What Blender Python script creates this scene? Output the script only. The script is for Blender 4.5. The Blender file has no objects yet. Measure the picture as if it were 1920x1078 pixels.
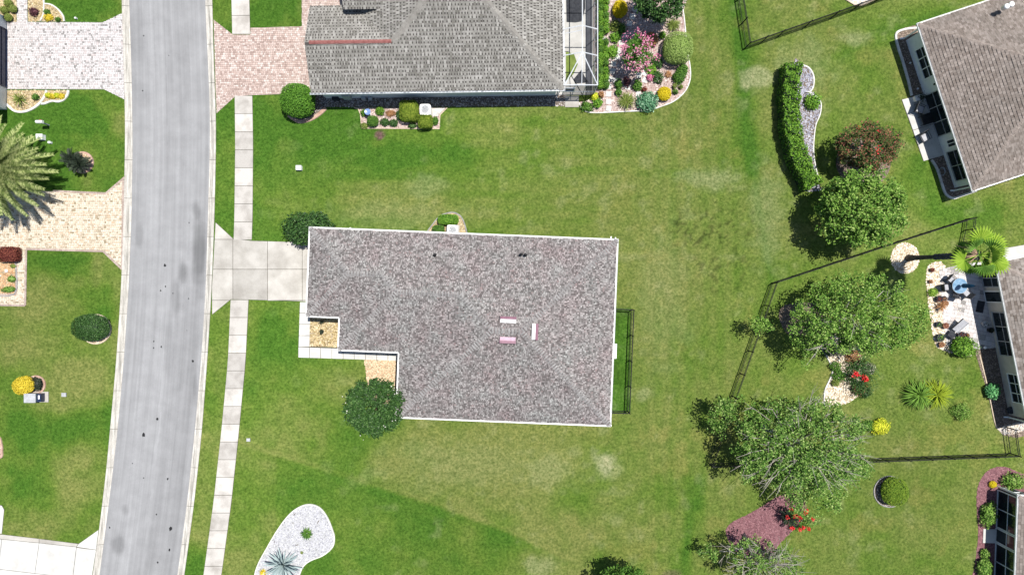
import bpy, bmesh, math, random
import numpy as np
from mathutils import Vector, Matrix

# ------------------------------------------------------------------ camera, sky, sun, exposure
scene = bpy.context.scene
C = scene.collection
HCAM, S, CX, CY = 55.0, 23.0, 960.0, 539.0       # drone height (m), photo pixels per metre on the ground, point below the drone
cam_d = bpy.data.cameras.new('camera')
cam = bpy.data.objects.new('camera', cam_d); C.objects.link(cam)
cam.location = (0, 0, HCAM); cam.rotation_euler = (0, 0, 0)
cam_d.sensor_fit = 'HORIZONTAL'; cam_d.sensor_width = 36.0
cam_d.lens = 36.0 * HCAM / (1920.0 / S)
cam_d.clip_start = 0.5; cam_d.clip_end = 6000
scene.camera = cam
SUN = Vector((0.23, 0.185, 1.0)).normalized()
world = bpy.data.worlds.new('World'); scene.world = world; world.use_nodes = True
wn = world.node_tree.nodes; wl_ = world.node_tree.links
sky = wn.new('ShaderNodeTexSky'); sky.sky_type = 'NISHITA'; sky.sun_disc = False
sky.sun_elevation = math.asin(SUN.z); sky.sun_rotation = math.atan2(SUN.x, SUN.y)
sky.air_density = 1.0; sky.dust_density = 0.6
wn['Background'].inputs['Strength'].default_value = 0.078
wl_.new(sky.outputs['Color'], wn['Background'].inputs['Color'])
sun_d = bpy.data.lights.new('sun', 'SUN'); sun_d.energy = 4.6; sun_d.angle = math.radians(0.5); sun_d.color = (1.0, 0.965, 0.91)
sun = bpy.data.objects.new('sun', sun_d); C.objects.link(sun)
sun.rotation_euler = SUN.to_track_quat('Z', 'Y').to_euler(); sun.location = SUN * 80
scene.view_settings.view_transform = 'Standard'; scene.view_settings.look = 'None'
scene.view_settings.exposure = 0.64; scene.view_settings.gamma = 1.0
scene.view_settings.use_curve_mapping = False

# ------------------------------------------------------------------ helpers
random.seed(7)
RNG = np.random.default_rng(11)
def g(px, py, z=0.0):
    """world point at height z that stands at photo pixel px, py"""
    k = (HCAM - z) / HCAM / S
    return Vector(((px - CX) * k, (CY - py) * k, z))
def gl(pts, z=0.0): return [g(x, y, z) for x, y in pts]
def topx(x, y): return x * S + CX, CY - y * S
def wloc(o):
    v = Vector((0, 0, 0))
    while o is not None:
        v = v + o.location; o = o.parent
    return v
def tag(o, label=None, cat=None, group=None, kind=None):
    if label: o['label'] = label
    if cat: o['category'] = cat
    if group: o['group'] = group
    if kind: o['kind'] = kind
    return o
def thing(name, loc, label, cat, group=None):
    o = bpy.data.objects.new(name, None); C.objects.link(o); o.location = loc
    o.empty_display_size = 0.2
    return tag(o, label, cat, group)
def child_of(o, parent):
    o.parent = parent; return o
def area2(p):
    return sum(p[i][0] * p[(i + 1) % len(p)][1] - p[(i + 1) % len(p)][0] * p[i][1] for i in range(len(p))) / 2
def ccw(p): return list(p) if area2(p) > 0 else list(reversed(p))
def smooth(pts, n=6, closed=True):
    pts = [Vector((p[0], p[1])) for p in pts]; out = []; N = len(pts)
    rng = range(N) if closed else range(N - 1)
    for i in rng:
        if closed: a, b, c, d = pts[i - 1], pts[i], pts[(i + 1) % N], pts[(i + 2) % N]
        else: a, b, c, d = pts[max(i - 1, 0)], pts[i], pts[i + 1], pts[min(i + 2, N - 1)]
        for k in range(n):
            t = k / n
            out.append(0.5 * ((2 * b) + (c - a) * t + (2 * a - 5 * b + 4 * c - d) * t * t + (3 * b - a - 3 * c + d) * t ** 3))
    if not closed: out.append(pts[-1])
    return [(p.x, p.y) for p in out]
class MB:
    def __init__(self): self.v = []; self.f = []; self.m = []
    def add(self, vs, fs, m=0):
        b = len(self.v); self.v += [tuple(x) for x in vs]
        self.f += [tuple(i + b for i in f) for f in fs]; self.m += [m] * len(fs); return self
    def box(self, c, s, rz=0.0, m=0, taper=1.0, tilt=None):
        x, y, z = s[0] / 2, s[1] / 2, s[2] / 2; vs = []
        R = Matrix.Rotation(rz, 3, 'Z')
        if tilt is not None: R = R @ tilt
        for zz, t in ((-z, 1.0), (z, taper)):
            for a, b in ((-x, -y), (x, -y), (x, y), (-x, y)):
                vs.append(Vector(c) + R @ Vector((a * t, b * t, zz)))
        return self.add(vs, [(3, 2, 1, 0), (4, 5, 6, 7), (0, 1, 5, 4), (1, 2, 6, 5), (2, 3, 7, 6), (3, 0, 4, 7)], m)
    def prism(self, poly, z0, z1, m=0, bottom=True):
        p = ccw(poly); n = len(p)
        vs = [(q[0], q[1], z0) for q in p] + [(q[0], q[1], z1) for q in p]
        fs = [tuple(range(n, 2 * n))] + [(i, (i + 1) % n, n + (i + 1) % n, n + i) for i in range(n)]
        if bottom: fs.append(tuple(reversed(range(n))))
        return self.add(vs, fs, m)
    def bevel_prism(self, poly, z0, z1, b=0.015, m=0):
        p = ccw(poly); n = len(p); c = (sum(q[0] for q in p) / n, sum(q[1] for q in p) / n)
        ins = inset(p, b)
        vs = [(q[0], q[1], z0) for q in p] + [(q[0], q[1], z1 - b) for q in p] + [(q[0], q[1], z1) for q in ins]
        fs = [tuple(range(2 * n, 3 * n))]
        for i in range(n):
            j = (i + 1) % n
            fs += [(i, j, n + j, n + i), (n + i, n + j, 2 * n + j, 2 * n + i)]
        return self.add(vs, fs, m)
    def tube(self, pts, rad, n=6, m=0, cap=True):
        pts = [Vector(p) for p in pts]; N = len(pts)
        rad = [rad] * N if not hasattr(rad, '__len__') else rad
        vs = []; up = Vector((0, 0, 1))
        for i, p in enumerate(pts):
            d = (pts[min(i + 1, N - 1)] - pts[max(i - 1, 0)])
            d = d.normalized() if d.length > 1e-9 else Vector((0, 0, 1))
            a = d.cross(up) if abs(d.z) < 0.95 else d.cross(Vector((1, 0, 0)))
            a.normalize(); b = d.cross(a)
            for k in range(n):
                t = 2 * math.pi * k / n
                vs.append(p + (a * math.cos(t) + b * math.sin(t)) * rad[i])
        fs = [(i * n + k, i * n + (k + 1) % n, (i + 1) * n + (k + 1) % n, (i + 1) * n + k) for i in range(N - 1) for k in range(n)]
        if cap: fs += [tuple(reversed(range(n))), tuple(range((N - 1) * n, N * n))]
        return self.add(vs, fs, m)
    def lathe(self, c, prof, n=14, m=0):
        vs = []; c = Vector(c)
        for r, z in prof:
            for k in range(n):
                t = 2 * math.pi * k / n
                vs.append(c + Vector((r * math.cos(t), r * math.sin(t), z)))
        N = len(prof)
        fs = [(i * n + k, i * n + (k + 1) % n, (i + 1) * n + (k + 1) % n, (i + 1) * n + k) for i in range(N - 1) for k in range(n)]
        fs += [tuple(reversed(range(n))), tuple(range((N - 1) * n, N * n))]
        return self.add(vs, fs, m)
    def ribbon(self, pts, w, z0, z1, closed=False, m=0):
        P = [Vector((p[0], p[1])) for p in pts]; N = len(P); L = []; R = []
        for i in range(N):
            a = P[i - 1] if (closed or i > 0) else P[i]; b = P[(i + 1) % N] if (closed or i < N - 1) else P[i]
            d = (b - a); d = d.normalized() if d.length > 1e-9 else Vector((1, 0)); nrm = Vector((-d.y, d.x))
            L.append(P[i] + nrm * w / 2); R.append(P[i] - nrm * w / 2)
        h = z1 - z0; vs = []
        for i in range(N):
            c = P[i]; l = L[i]; r = R[i]
            vs += [(l.x, l.y, z0), (l.x * .9 + r.x * .1, l.y * .9 + r.y * .1, z1), (l.x * .1 + r.x * .9, l.y * .1 + r.y * .9, z1), (r.x, r.y, z0)]
        fs = []
        for i in range(N if closed else N - 1):
            a = i * 4; b = ((i + 1) % N) * 4
            for k in range(3): fs.append((a + k, a + k + 1, b + k + 1, b + k))
        return self.add(vs, fs, m)
    def build(self, name, mat, parent=None, sm=False, loc=None):
        me = bpy.data.meshes.new(name)
        v = np.array(self.v, dtype=float).reshape(-1, 3)
        if parent is not None: base = np.array(wloc(parent)); L = Vector((0, 0, 0))
        else:
            if loc is None: loc = ((v[:, 0].min() + v[:, 0].max()) / 2, (v[:, 1].min() + v[:, 1].max()) / 2, v[:, 2].min())
            base = np.array(loc); L = Vector(loc)
        me.from_pydata((v - base).tolist(), [], self.f)
        mats = mat if isinstance(mat, (list, tuple)) else [mat]
        for q in mats: me.materials.append(q)
        if len(mats) > 1: me.polygons.foreach_set('material_index', self.m)
        if sm: me.polygons.foreach_set('use_smooth', [True] * len(me.polygons))
        me.update()
        o = bpy.data.objects.new(name, me); C.objects.link(o); o.location = L
        if parent is not None: o.parent = parent
        return o
def inset(p, b):
    n = len(p); out = []
    for i in range(n):
        a, c, d = Vector(p[i - 1][:2]), Vector(p[i][:2]), Vector(p[(i + 1) % n][:2])
        e1 = (c - a).normalized(); e2 = (d - c).normalized()
        n1 = Vector((-e1.y, e1.x)); n2 = Vector((-e2.y, e2.x)); s = n1 + n2
        k = b / max(0.3, 1 + n1.dot(n2)); out.append((c.x + s.x * k, c.y + s.y * k))
    return out
def fast_mesh(name, verts, quads, mat, parent=None, loc=None, colors=None, tri=False, sm=False):
    k = 3 if tri else 4
    verts = np.asarray(verts, dtype=np.float64); quads = np.asarray(quads, dtype=np.int32)
    if parent is not None: base = np.array(wloc(parent)); L = (0, 0, 0)
    else: base = np.array(loc if loc is not None else (0, 0, 0)); L = tuple(base)
    me = bpy.data.meshes.new(name); nv = len(verts); nf = len(quads)
    me.vertices.add(nv); me.vertices.foreach_set('co', (verts - base).astype(np.float32).ravel())
    me.loops.add(nf * k); me.loops.foreach_set('vertex_index', quads.ravel())
    me.polygons.add(nf); me.polygons.foreach_set('loop_start', np.arange(0, nf * k, k, dtype=np.int32))
    me.polygons.foreach_set('loop_total', np.full(nf, k, dtype=np.int32))
    if sm: me.polygons.foreach_set('use_smooth', np.ones(nf, dtype=bool))
    me.update(calc_edges=True)
    if colors is not None:
        at = me.color_attributes.new('col', 'FLOAT_COLOR', 'POINT')
        c4 = np.ones((nv, 4), dtype=np.float32); c4[:, :3] = colors; at.data.foreach_set('color', c4.ravel())
    me.materials.append(mat)
    o = bpy.data.objects.new(name, me); C.objects.link(o); o.location = L
    if parent is not None: o.parent = parent
    return o
def pip(px, py, poly):
    inside = np.zeros(px.shape, dtype=bool); n = len(poly); j = n - 1
    for i in range(n):
        xi, yi = poly[i][0], poly[i][1]; xj, yj = poly[j][0], poly[j][1]
        if yi != yj:
            inside ^= ((yi > py) != (yj > py)) & (px < (xj - xi) * (py - yi) / (yj - yi) + xi)
        j = i
    return inside
def vnoise(x, y, sc, seed):
    x = x / sc + seed * 17.3; y = y / sc - seed * 9.1
    ix = np.floor(x); iy = np.floor(y); fx = x - ix; fy = y - iy
    fx = fx * fx * (3 - 2 * fx); fy = fy * fy * (3 - 2 * fy)
    def h(a, b):
        t = np.sin(a * 127.1 + b * 311.7 + seed * 74.7) * 43758.5453
        return t - np.floor(t)
    return (h(ix, iy) * (1 - fx) + h(ix + 1, iy) * fx) * (1 - fy) + (h(ix, iy + 1) * (1 - fx) + h(ix + 1, iy + 1) * fx) * fy
def fbm(x, y, sc, seed, o=4):
    t = 0; a = 0.5; s = 0
    for k in range(o):
        t = t + a * vnoise(x, y, sc / 2 ** k, seed + k * 3.7); s += a; a *= 0.55
    return t / s
def sstep(a, b, x):
    t = np.clip((x - a) / (b - a), 0, 1); return t * t * (3 - 2 * t)
def lin(r, gg, b):
    f = lambda c: (c / 255 / 12.92) if c / 255 <= 0.04045 else ((c / 255 + 0.055) / 1.055) ** 2.4
    return (f(r), f(gg), f(b))

# ------------------------------------------------------------------ materials (all node based)
def new_mat(name):
    m = bpy.data.materials.new(name); m.use_nodes = True
    nt = m.node_tree; return m, nt, nt.nodes['Principled BSDF']
def ramp(nt, stops, src):
    r = nt.nodes.new('ShaderNodeValToRGB'); e = r.color_ramp.elements
    while len(e) > 1: e.remove(e[-1])
    e[0].position = stops[0][0]; e[0].color = (*stops[0][1], 1)
    for p, c in stops[1:]:
        q = e.new(p); q.color = (*c, 1)
    nt.links.new(src, r.inputs['Fac']); return r.outputs['Color']
def noise(nt, scale, detail=4.0, coord='Object', rough=0.6, vec=None, stretch=None):
    n = nt.nodes.new('ShaderNodeTexNoise'); n.inputs['Scale'].default_value = scale
    n.inputs['Detail'].default_value = detail; n.inputs['Roughness'].default_value = rough
    if vec is None:
        t = nt.nodes.new('ShaderNodeTexCoord'); vec = t.outputs[coord]
    if stretch:
        mp = nt.nodes.new('ShaderNodeMapping'); mp.inputs['Scale'].default_value = stretch
        nt.links.new(vec, mp.inputs['Vector']); vec = mp.outputs['Vector']
    nt.links.new(vec, n.inputs['Vector']); return n.outputs['Fac']
def mixc(nt, a, b, fac, mode='MIX'):
    m = nt.nodes.new('ShaderNodeMix'); m.data_type = 'RGBA'; m.blend_type = mode
    for s, v in ((m.inputs[6], a), (m.inputs[7], b), (m.inputs[0], fac)):
        if hasattr(v, 'links') or hasattr(v, 'is_linked'): nt.links.new(v, s)
        elif isinstance(v, tuple): s.default_value = (*v, 1)
        else: s.default_value = v
    return m.outputs[2]
def bump(nt, bs, src, strength=0.3, dist=0.02):
    b = nt.nodes.new('ShaderNodeBump'); b.inputs['Strength'].default_value = strength; b.inputs['Distance'].default_value = dist
    nt.links.new(src, b.inputs['Height']); nt.links.new(b.outputs['Normal'], bs.inputs['Normal'])
def geo(nt, out='Position'):
    return nt.nodes.new('ShaderNodeNewGeometry').outputs[out]
def vmat(name, c1, c2, scale=3.0, rough=0.85, bmp=0.2, fine=25.0, spec=0.3, rnd=0.0, metal=0.0, fineamt=0.35, lo=.35, hi=.65, contrast=None):
    """two-tone surface: broad blotches plus fine grain; optional tone shift from object to object"""
    m, nt, bs = new_mat(name)
    pos = geo(nt)
    col = ramp(nt, [(lo, c1), (hi, c2)], noise(nt, scale, 4, vec=pos))
    f = noise(nt, fine, 3, vec=pos)
    fr = ramp(nt, [(0.25, (1 - fineamt,) * 3), (0.75, (1 + fineamt * .6,) * 3)], f)
    col = mixc(nt, col, fr, 1.0, 'MULTIPLY')
    if rnd:
        oi = nt.nodes.new('ShaderNodeObjectInfo')
        rr = ramp(nt, [(0, (1 - rnd,) * 3), (1, (1 + rnd * .5,) * 3)], oi.outputs['Random'])
        col = mixc(nt, col, rr, 1.0, 'MULTIPLY')
    nt.links.new(col, bs.inputs['Base Color'])
    bs.inputs['Roughness'].default_value = rough; bs.inputs['Specular IOR Level'].default_value = spec
    bs.inputs['Metallic'].default_value = metal
    if bmp: bump(nt, bs, f, bmp, 0.01)
    return m
def imat(name, stops, rough=0.85, spec=0.25, blotch=None, fine=40, fineamt=.2, bs_scale=1.2):
    """loose or laid pieces: every island of the mesh has its own tone"""
    m, nt, bs = new_mat(name)
    col = ramp(nt, stops, geo(nt, 'Random Per Island'))
    pos = geo(nt)
    if blotch:
        col = mixc(nt, col, ramp(nt, [(.3, blotch[0]), (.7, blotch[1])], noise(nt, bs_scale, 4, vec=pos)), 1.0, 'MULTIPLY')
    col = mixc(nt, col, ramp(nt, [(.3, (1 - fineamt,) * 3), (.7, (1 + fineamt,) * 3)], noise(nt, fine, 2, vec=pos)), 1.0, 'MULTIPLY')
    nt.links.new(col, bs.inputs['Base Color'])
    bs.inputs['Roughness'].default_value = rough; bs.inputs['Specular IOR Level'].default_value = spec
    return m
def leafmat(name, stops, rough=0.5, spec=0.35, trans=0.22, tcol=None):
    m, nt, bs = new_mat(name)
    k = .85 if 'flower' in name or 'yellow' in name or 'twig' in name else 1.55
    stops = [(p, (min(c[0] * k * 1.04, .8), min(c[1] * k, .8), min(c[2] * k * .95, .8))) for p, c in stops]; spec *= .45; rough = min(.8, rough + .12); trans = min(.3, trans * 1.15)
    col = ramp(nt, stops, geo(nt, 'Random Per Island'))
    nt.links.new(col, bs.inputs['Base Color'])
    bs.inputs['Roughness'].default_value = rough; bs.inputs['Specular IOR Level'].default_value = spec
    tr = nt.nodes.new('ShaderNodeBsdfTranslucent'); nt.links.new(col, tr.inputs['Color'])
    mx = nt.nodes.new('ShaderNodeMixShader'); mx.inputs[0].default_value = trans
    nt.links.new(bs.outputs[0], mx.inputs[1]); nt.links.new(tr.outputs[0], mx.inputs[2])
    nt.links.new(mx.outputs[0], nt.nodes['Material Output'].inputs['Surface'])
    return m
def colattr(nt):
    a = nt.nodes.new('ShaderNodeVertexColor'); a.layer_name = 'col'; return a.outputs['Color']

M = {}
# lawn: broad health of the turf is an attribute on the sheet, grain and thatch are noise
m, nt, bs = new_mat('turf'); pos = geo(nt)
c = colattr(nt)
c = mixc(nt, c, ramp(nt, [(.3, (.56, .66, .52)), (.5, (1, 1, 1)), (.7, (1.42, 1.26, 1.4))], noise(nt, 1.6, 7, vec=pos, rough=.78)), 1.0, 'MULTIPLY')
c = mixc(nt, c, ramp(nt, [(.34, (.55, .62, .5)), (.5, (1, 1, 1)), (.66, (1.42, 1.32, 1.5))], noise(nt, 4.8, 4, vec=pos, rough=.7)), 1.0, 'MULTIPLY')
nt.links.new(c, bs.inputs['Base Color']); bs.inputs['Roughness'].default_value = .9; bs.inputs['Specular IOR Level'].default_value = .1
bump(nt, bs, noise(nt, 14, 4, vec=pos, rough=.75), .9, .05); M['turf'] = m
m, nt, bs = new_mat('grass_blade'); nt.links.new(colattr(nt), bs.inputs['Base Color'])
bs.inputs['Roughness'].default_value = .7; bs.inputs['Specular IOR Level'].default_value = .15; M['blade'] = m
# asphalt: stains are an attribute, wheel-track streaks run along the road (y in its UV)
m, nt, bs = new_mat('asphalt'); pos = geo(nt); uv = nt.nodes.new('ShaderNodeUVMap'); uv.uv_map = 'UVMap'
c = colattr(nt)
c = mixc(nt, c, ramp(nt, [(.3, (.86,) * 3), (.7, (1.12,) * 3)], noise(nt, 1.0, 4, vec=uv.outputs['UV'], stretch=(3.2, .05, 1))), 1.0, 'MULTIPLY')
c = mixc(nt, c, ramp(nt, [(.3, (.9,) * 3), (.7, (1.08,) * 3)], noise(nt, .8, 5, vec=pos)), 1.0, 'MULTIPLY')
fn = noise(nt, 30, 3, vec=pos, rough=.8)
c = mixc(nt, c, ramp(nt, [(.25, (.8,) * 3), (.5, (1,) * 3), (.8, (1.18,) * 3)], fn), 1.0, 'MULTIPLY')
nt.links.new(c, bs.inputs['Base Color']); bs.inputs['Roughness'].default_value = .92; bs.inputs['Specular IOR Level'].default_value = .2
bump(nt, bs, fn, .3, .01); M['asphalt'] = m
M['concrete'] = vmat('concrete', (.32, .3, .268), (.44, .418, .38), .7, .9, .15, 18, .2, .16, fineamt=.14)
M['walk_slab'] = vmat('sidewalk_concrete', (.31, .287, .258), (.45, .425, .39), .8, .9, .15, 20, .2, .2, fineamt=.18, lo=.3, hi=.55)
M['walk_pale'] = vmat('pale_walk_concrete', (.42, .41, .385), (.53, .52, .49), 1.0, .9, .1, 20, .2, .06, fineamt=.07)
M['joint'] = vmat('joint_dirt', (.06, .055, .04), (.12, .11, .085), 3, .95, .2)
M['kerb'] = vmat('kerb_concrete', (.36, .335, .295), (.52, .495, .45), .9, .9, .2, 14, .2, .12, fineamt=.2)
M['edging'] = vmat('edging_concrete', (.5, .48, .44), (.66, .64, .6), 2, .9, .1, 20)
M['edging_pink'] = vmat('edging_brick', (.33, .2, .15), (.48, .33, .26), 3, .9, .1, 20)
M['edging_tan'] = vmat('edging_tan', (.42, .33, .24), (.55, .46, .35), 3, .9, .1, 20)
M['edging_dark'] = vmat('edging_grey', (.2, .2, .2), (.32, .31, .3), 3, .9, .1, 20)
M['paver_white'] = imat('paver_white', [(0, (.2, .188, .18)), (.1, (.33, .31, .30)), (.25, (.44, .415, .405)), (.75, (.53, .505, .495)), (1, (.42, .365, .35))])
M['paver_tan'] = imat('paver_tan', [(0, (.24, .19, .12)), (.1, (.4, .33, .24)), (.3, (.5, .43, .33)), (.8, (.58, .52, .42)), (1, (.46, .34, .23))])
M['paver_pink'] = imat('paver_pink', [(0, (.28, .205, .18)), (.2, (.36, .27, .235)), (.5, (.42, .325, .285)), (.8, (.47, .38, .34)), (1, (.52, .46, .42))])
M['paver_brown'] = imat('paver_brown', [(0, (.26, .2, .17)), (1, (.36, .29, .25))])
M['gravel_white'] = imat('gravel_white', [(0, (.19, .19, .21)), (.4, (.33, .33, .355)), (.8, (.42, .42, .445)), (1, (.54, .54, .56))])
M['gravel_grey'] = imat('gravel_grey', [(0, (.14, .14, .18)), (.5, (.26, .26, .31)), (1, (.42, .42, .46))])
M['gravel_pink'] = imat('gravel_pink', [(0, (.16, .1, .085)), (.3, (.3, .2, .175)), (.65, (.42, .33, .3)), (1, (.6, .54, .5))])
M['gravel_tan'] = imat('gravel_tan', [(0, (.13, .09, .035)), (.3, (.3, .225, .1)), (.7, (.44, .35, .2)), (1, (.58, .5, .34))])
M['gravel_dark'] = imat('gravel_dark', [(0, (.09, .08, .075)), (.5, (.22, .195, .185)), (1, (.5, .46, .43))])
M['mulch_orange'] = imat('mulch_orange', [(0, (.25, .13, .06)), (.5, (.42, .24, .12)), (1, (.55, .4, .24))])
M['mulch_purple'] = imat('mulch_purple', [(0, (.09, .035, .045)), (.5, (.17, .075, .085)), (1, (.25, .13, .14))])
M['mulch_tan'] = imat('mulch_tan', [(0, (.3, .2, .12)), (.5, (.5, .36, .23)), (1, (.62, .48, .34))])
M['mulch_brown'] = imat('mulch_brown', [(0, (.1, .075, .06)), (.5, (.18, .135, .11)), (1, (.34, .27, .22))])
M['gravel_cream'] = imat('gravel_cream', [(0, (.4, .33, .24)), (.5, (.6, .52, .42)), (1, (.74, .68, .58))])
M['soil'] = vmat('soil', (.09, .07, .05), (.17, .13, .1), 4, .95, .4, 20)
M['soil_tan'] = vmat('sandy_soil', (.25, .195, .12), (.36, .29, .19), 4, .95, .4, 20)
M['soil_pale'] = vmat('pale_sand', (.33, .33, .33), (.42, .42, .42), 4, .95, .4, 20)
M['soil_pink'] = vmat('pink_sand', (.3, .225, .2), (.4, .32, .29), 4, .95, .4, 20)
M['soil_purple'] = vmat('purple_soil', (.12, .055, .06), (.2, .1, .11), 4, .95, .4, 20)
M['shingle_main'] = imat('shingle_main', [(0, (.085, .079, .077)), (.25, (.137, .129, .126)), (.5, (.195, .186, .182)), (.75, (.25, .24, .234)), (.95, (.32, .31, .302)), (1, (.19, .15, .146))], .9, .2, blotch=((.96, .84, .85), (.98, 1.02, 1.0)), bs_scale=.55)
M['shingle_grey'] = imat('shingle_grey', [(0, (.13, .124, .11)), (.3, (.185, .178, .162)), (.7, (.22, .212, .193)), (1, (.28, .27, .25))], .9, .2, blotch=((.9, .89, .88), (1.1, 1.1, 1.1)), bs_scale=.5)
M['shingle_brown'] = imat('shingle_brown', [(0, (.135, .112, .096)), (.3, (.17, .145, .126)), (.7, (.195, .168, .148)), (1, (.24, .208, .185))], .9, .2, blotch=((.82, .82, .82), (1.12, 1.1, 1.1)), bs_scale=.6)
M['roof_under'] = vmat('roof_felt', (.05, .045, .042), (.09, .08, .075), 3, .95, .2)
M['cap_main'] = imat('cap_main', [(0, (.165, .157, .153)), (1, (.255, .246, .24))])
M['cap_grey'] = imat('cap_grey', [(0, (.18, .168, .15)), (1, (.235, .222, .2))])
M['cap_brown'] = imat('cap_brown', [(0, (.2, .165, .142)), (1, (.27, .228, .2))])
M['white'] = vmat('white_paint', (.7, .7, .69), (.8, .8, .79), 2, .55, .03, 20, .4, fineamt=.06)
M['stucco'] = vmat('stucco_white', (.66, .67, .66), (.74, .75, .74), 2, .9, .25, 25, .2, fineamt=.1)
M['stucco_tan'] = vmat('stucco_tan', (.46, .42, .36), (.55, .5, .44), 2, .9, .25, 25, .2, fineamt=.1)
M['soffit'] = vmat('soffit', (.6, .6, .58), (.7, .7, .68), 2, .8, .05)
M['black'] = vmat('black_metal', (.01, .011, .012), (.022, .022, .022), 4, .7, .03, 30, .2)
M['darkgrey'] = vmat('dark_fabric', (.02, .022, .028), (.045, .048, .055), 6, .85, .2, 60, .2)
M['vent_pink'] = vmat('vent_plum', (.14, .045, .08), (.2, .08, .12), 4, .5, .03, 30, .5)
M['vent_red'] = vmat('vent_red', (.22, .075, .065), (.32, .13, .115), 4, .6, .03, 30, .4)
M['grey_metal'] = vmat('grey_metal', (.3, .31, .32), (.42, .43, .44), 4, .45, .03, 30, .5)
M['green_metal'] = vmat('green_metal', (.2, .25, .24), (.28, .33, .32), 4, .5, .03, 30, .4)
M['alu'] = vmat('aluminium_white', (.55, .57, .59), (.68, .7, .72), 4, .45, .02, 30, .5)
M['blue'] = vmat('blue_glaze', (.1, .17, .36), (.2, .29, .5), 5, .3, .02, 30, .5)
M['blue_cloth'] = vmat('blue_cloth', (.015, .07, .16), (.03, .13, .26), 5, .8, .2, 40, .2)
M['terracotta'] = vmat('terracotta', (.2, .09, .055), (.32, .16, .1), 5, .85, .1, 40, .2)
M['stone'] = vmat('pale_stone', (.55, .54, .52), (.68, .66, .64), 4, .9, .2, 30, .2)
M['cushion'] = vmat('cushion', (.3, .3, .32), (.4, .4, .42), 5, .9, .1, 40, .2)
M['bark'] = vmat('bark', (.07, .055, .042), (.15, .12, .095), 6, .9, .5, 25, .1)
M['bark_pale'] = vmat('bark_pale', (.3, .28, .25), (.45, .42, .39), 6, .9, .4, 25, .1)
M['palm_bark'] = vmat('palm_bark', (.06, .055, .055), (.13, .12, .115), 5, .9, .6, 20, .1)
M['dead_stem'] = vmat('dead_stem', (.3, .2, .13), (.42, .3, .2), 5, .9, .2, 20, .1)
m, nt, bs = new_mat('dark_glass'); bs.inputs['Base Color'].default_value = (.008, .012, .014, 1); bs.inputs['Roughness'].default_value = .08
nt.links.new(ramp(nt, [(.4, (.006, .009, .011)), (.6, (.012, .02, .022))], noise(nt, 1.5)), bs.inputs['Base Color']); M['glass'] = m
m, nt, bs = new_mat('navy_door'); nt.links.new(ramp(nt, [(.4, (.012, .02, .05)), (.6, (.02, .032, .07))], noise(nt, 2)), bs.inputs['Base Color']); bs.inputs['Roughness'].default_value = .3; M['navy'] = m
m, nt, bs = new_mat('table_glass'); nt.links.new(ramp(nt, [(.4, (.12, .22, .33)), (.6, (.2, .31, .42))], noise(nt, 4)), bs.inputs['Base Color']); bs.inputs['Roughness'].default_value = .12; M['table_glass'] = m
def screenmat(name, alpha):
    m, nt, bs = new_mat(name)
    nt.links.new(ramp(nt, [(.4, (.02, .022, .025)), (.6, (.035, .037, .04))], noise(nt, 3)), bs.inputs['Base Color']); bs.inputs['Roughness'].default_value = .8
    tr = nt.nodes.new('ShaderNodeBsdfTransparent'); mx = nt.nodes.new('ShaderNodeMixShader'); mx.inputs[0].default_value = alpha
    nt.links.new(tr.outputs[0], mx.inputs[1]); nt.links.new(bs.outputs[0], mx.inputs[2]); nt.links.new(mx.outputs[0], nt.nodes['Material Output'].inputs['Surface'])
    return m
M['screen'] = screenmat('insect_screen', .10)
M['screen_dense'] = screenmat('dense_insect_screen', .62)
def G(*a): return list(a)
M['leaf_dark'] = leafmat('leaf_dark', G((0, (.008, .022, .006)), (.5, (.02, .052, .012)), (.9, (.036, .085, .02)), (1, (.08, .14, .045))), .38, .4, .15)
M['leaf_mid'] = leafmat('leaf_mid', G((0, (.018, .05, .008)), (.5, (.042, .105, .014)), (1, (.085, .165, .03))), .5, .3)
M['leaf_lime'] = leafmat('leaf_lime', G((0, (.06, .12, .012)), (.5, (.11, .2, .022)), (1, (.2, .3, .05))), .5, .3)
M['leaf_vivid'] = leafmat('leaf_vivid', G((0, (.012, .035, .005)), (.35, (.04, .1, .01)), (.7, (.075, .165, .016)), (1, (.14, .25, .035))), .5, .3)
M['leaf_grey'] = leafmat('leaf_greygreen', G((0, (.014, .038, .008)), (.4, (.055, .125, .02)), (.75, (.115, .205, .042)), (1, (.23, .3, .11))), .5, .3)
M['leaf_light'] = leafmat('leaf_light', G((0, (.016, .042, .007)), (.4, (.06, .135, .019)), (.8, (.13, .225, .042)), (1, (.23, .31, .1))), .5, .3)
M['leaf_olive'] = leafmat('leaf_olive', G((0, (.06, .08, .018)), (.5, (.1, .14, .03)), (1, (.17, .21, .06))), .6, .2)
M['leaf_topiary'] = leafmat('leaf_topiary', G((0, (.06, .1, .02)), (.5, (.13, .2, .05)), (1, (.24, .31, .11))), .6, .2)
M['leaf_yellow'] = leafmat('leaf_yellow', G((0, (.4, .3, .005)), (.5, (.62, .5, .01)), (1, (.75, .66, .05))), .6, .2, .2)
M['leaf_gold'] = leafmat('leaf_gold', G((0, (.16, .15, .01)), (.5, (.36, .28, .02)), (1, (.55, .42, .06))), .6, .2, .2)
M['leaf_ygreen'] = leafmat('leaf_ygreen', G((0, (.12, .18, .01)), (.5, (.28, .32, .02)), (1, (.5, .48, .05))), .6, .2, .2)
M['leaf_red'] = leafmat('leaf_bronze', G((0, (.015, .03, .01)), (.4, (.04, .075, .02)), (.62, (.07, .085, .03)), (.85, (.14, .06, .04)), (1, (.27, .1, .08))), .6, .2)
M['leaf_maroon'] = leafmat('leaf_maroon', G((0, (.05, .012, .012)), (.5, (.1, .028, .022)), (1, (.17, .06, .04))), .6, .2)
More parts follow.
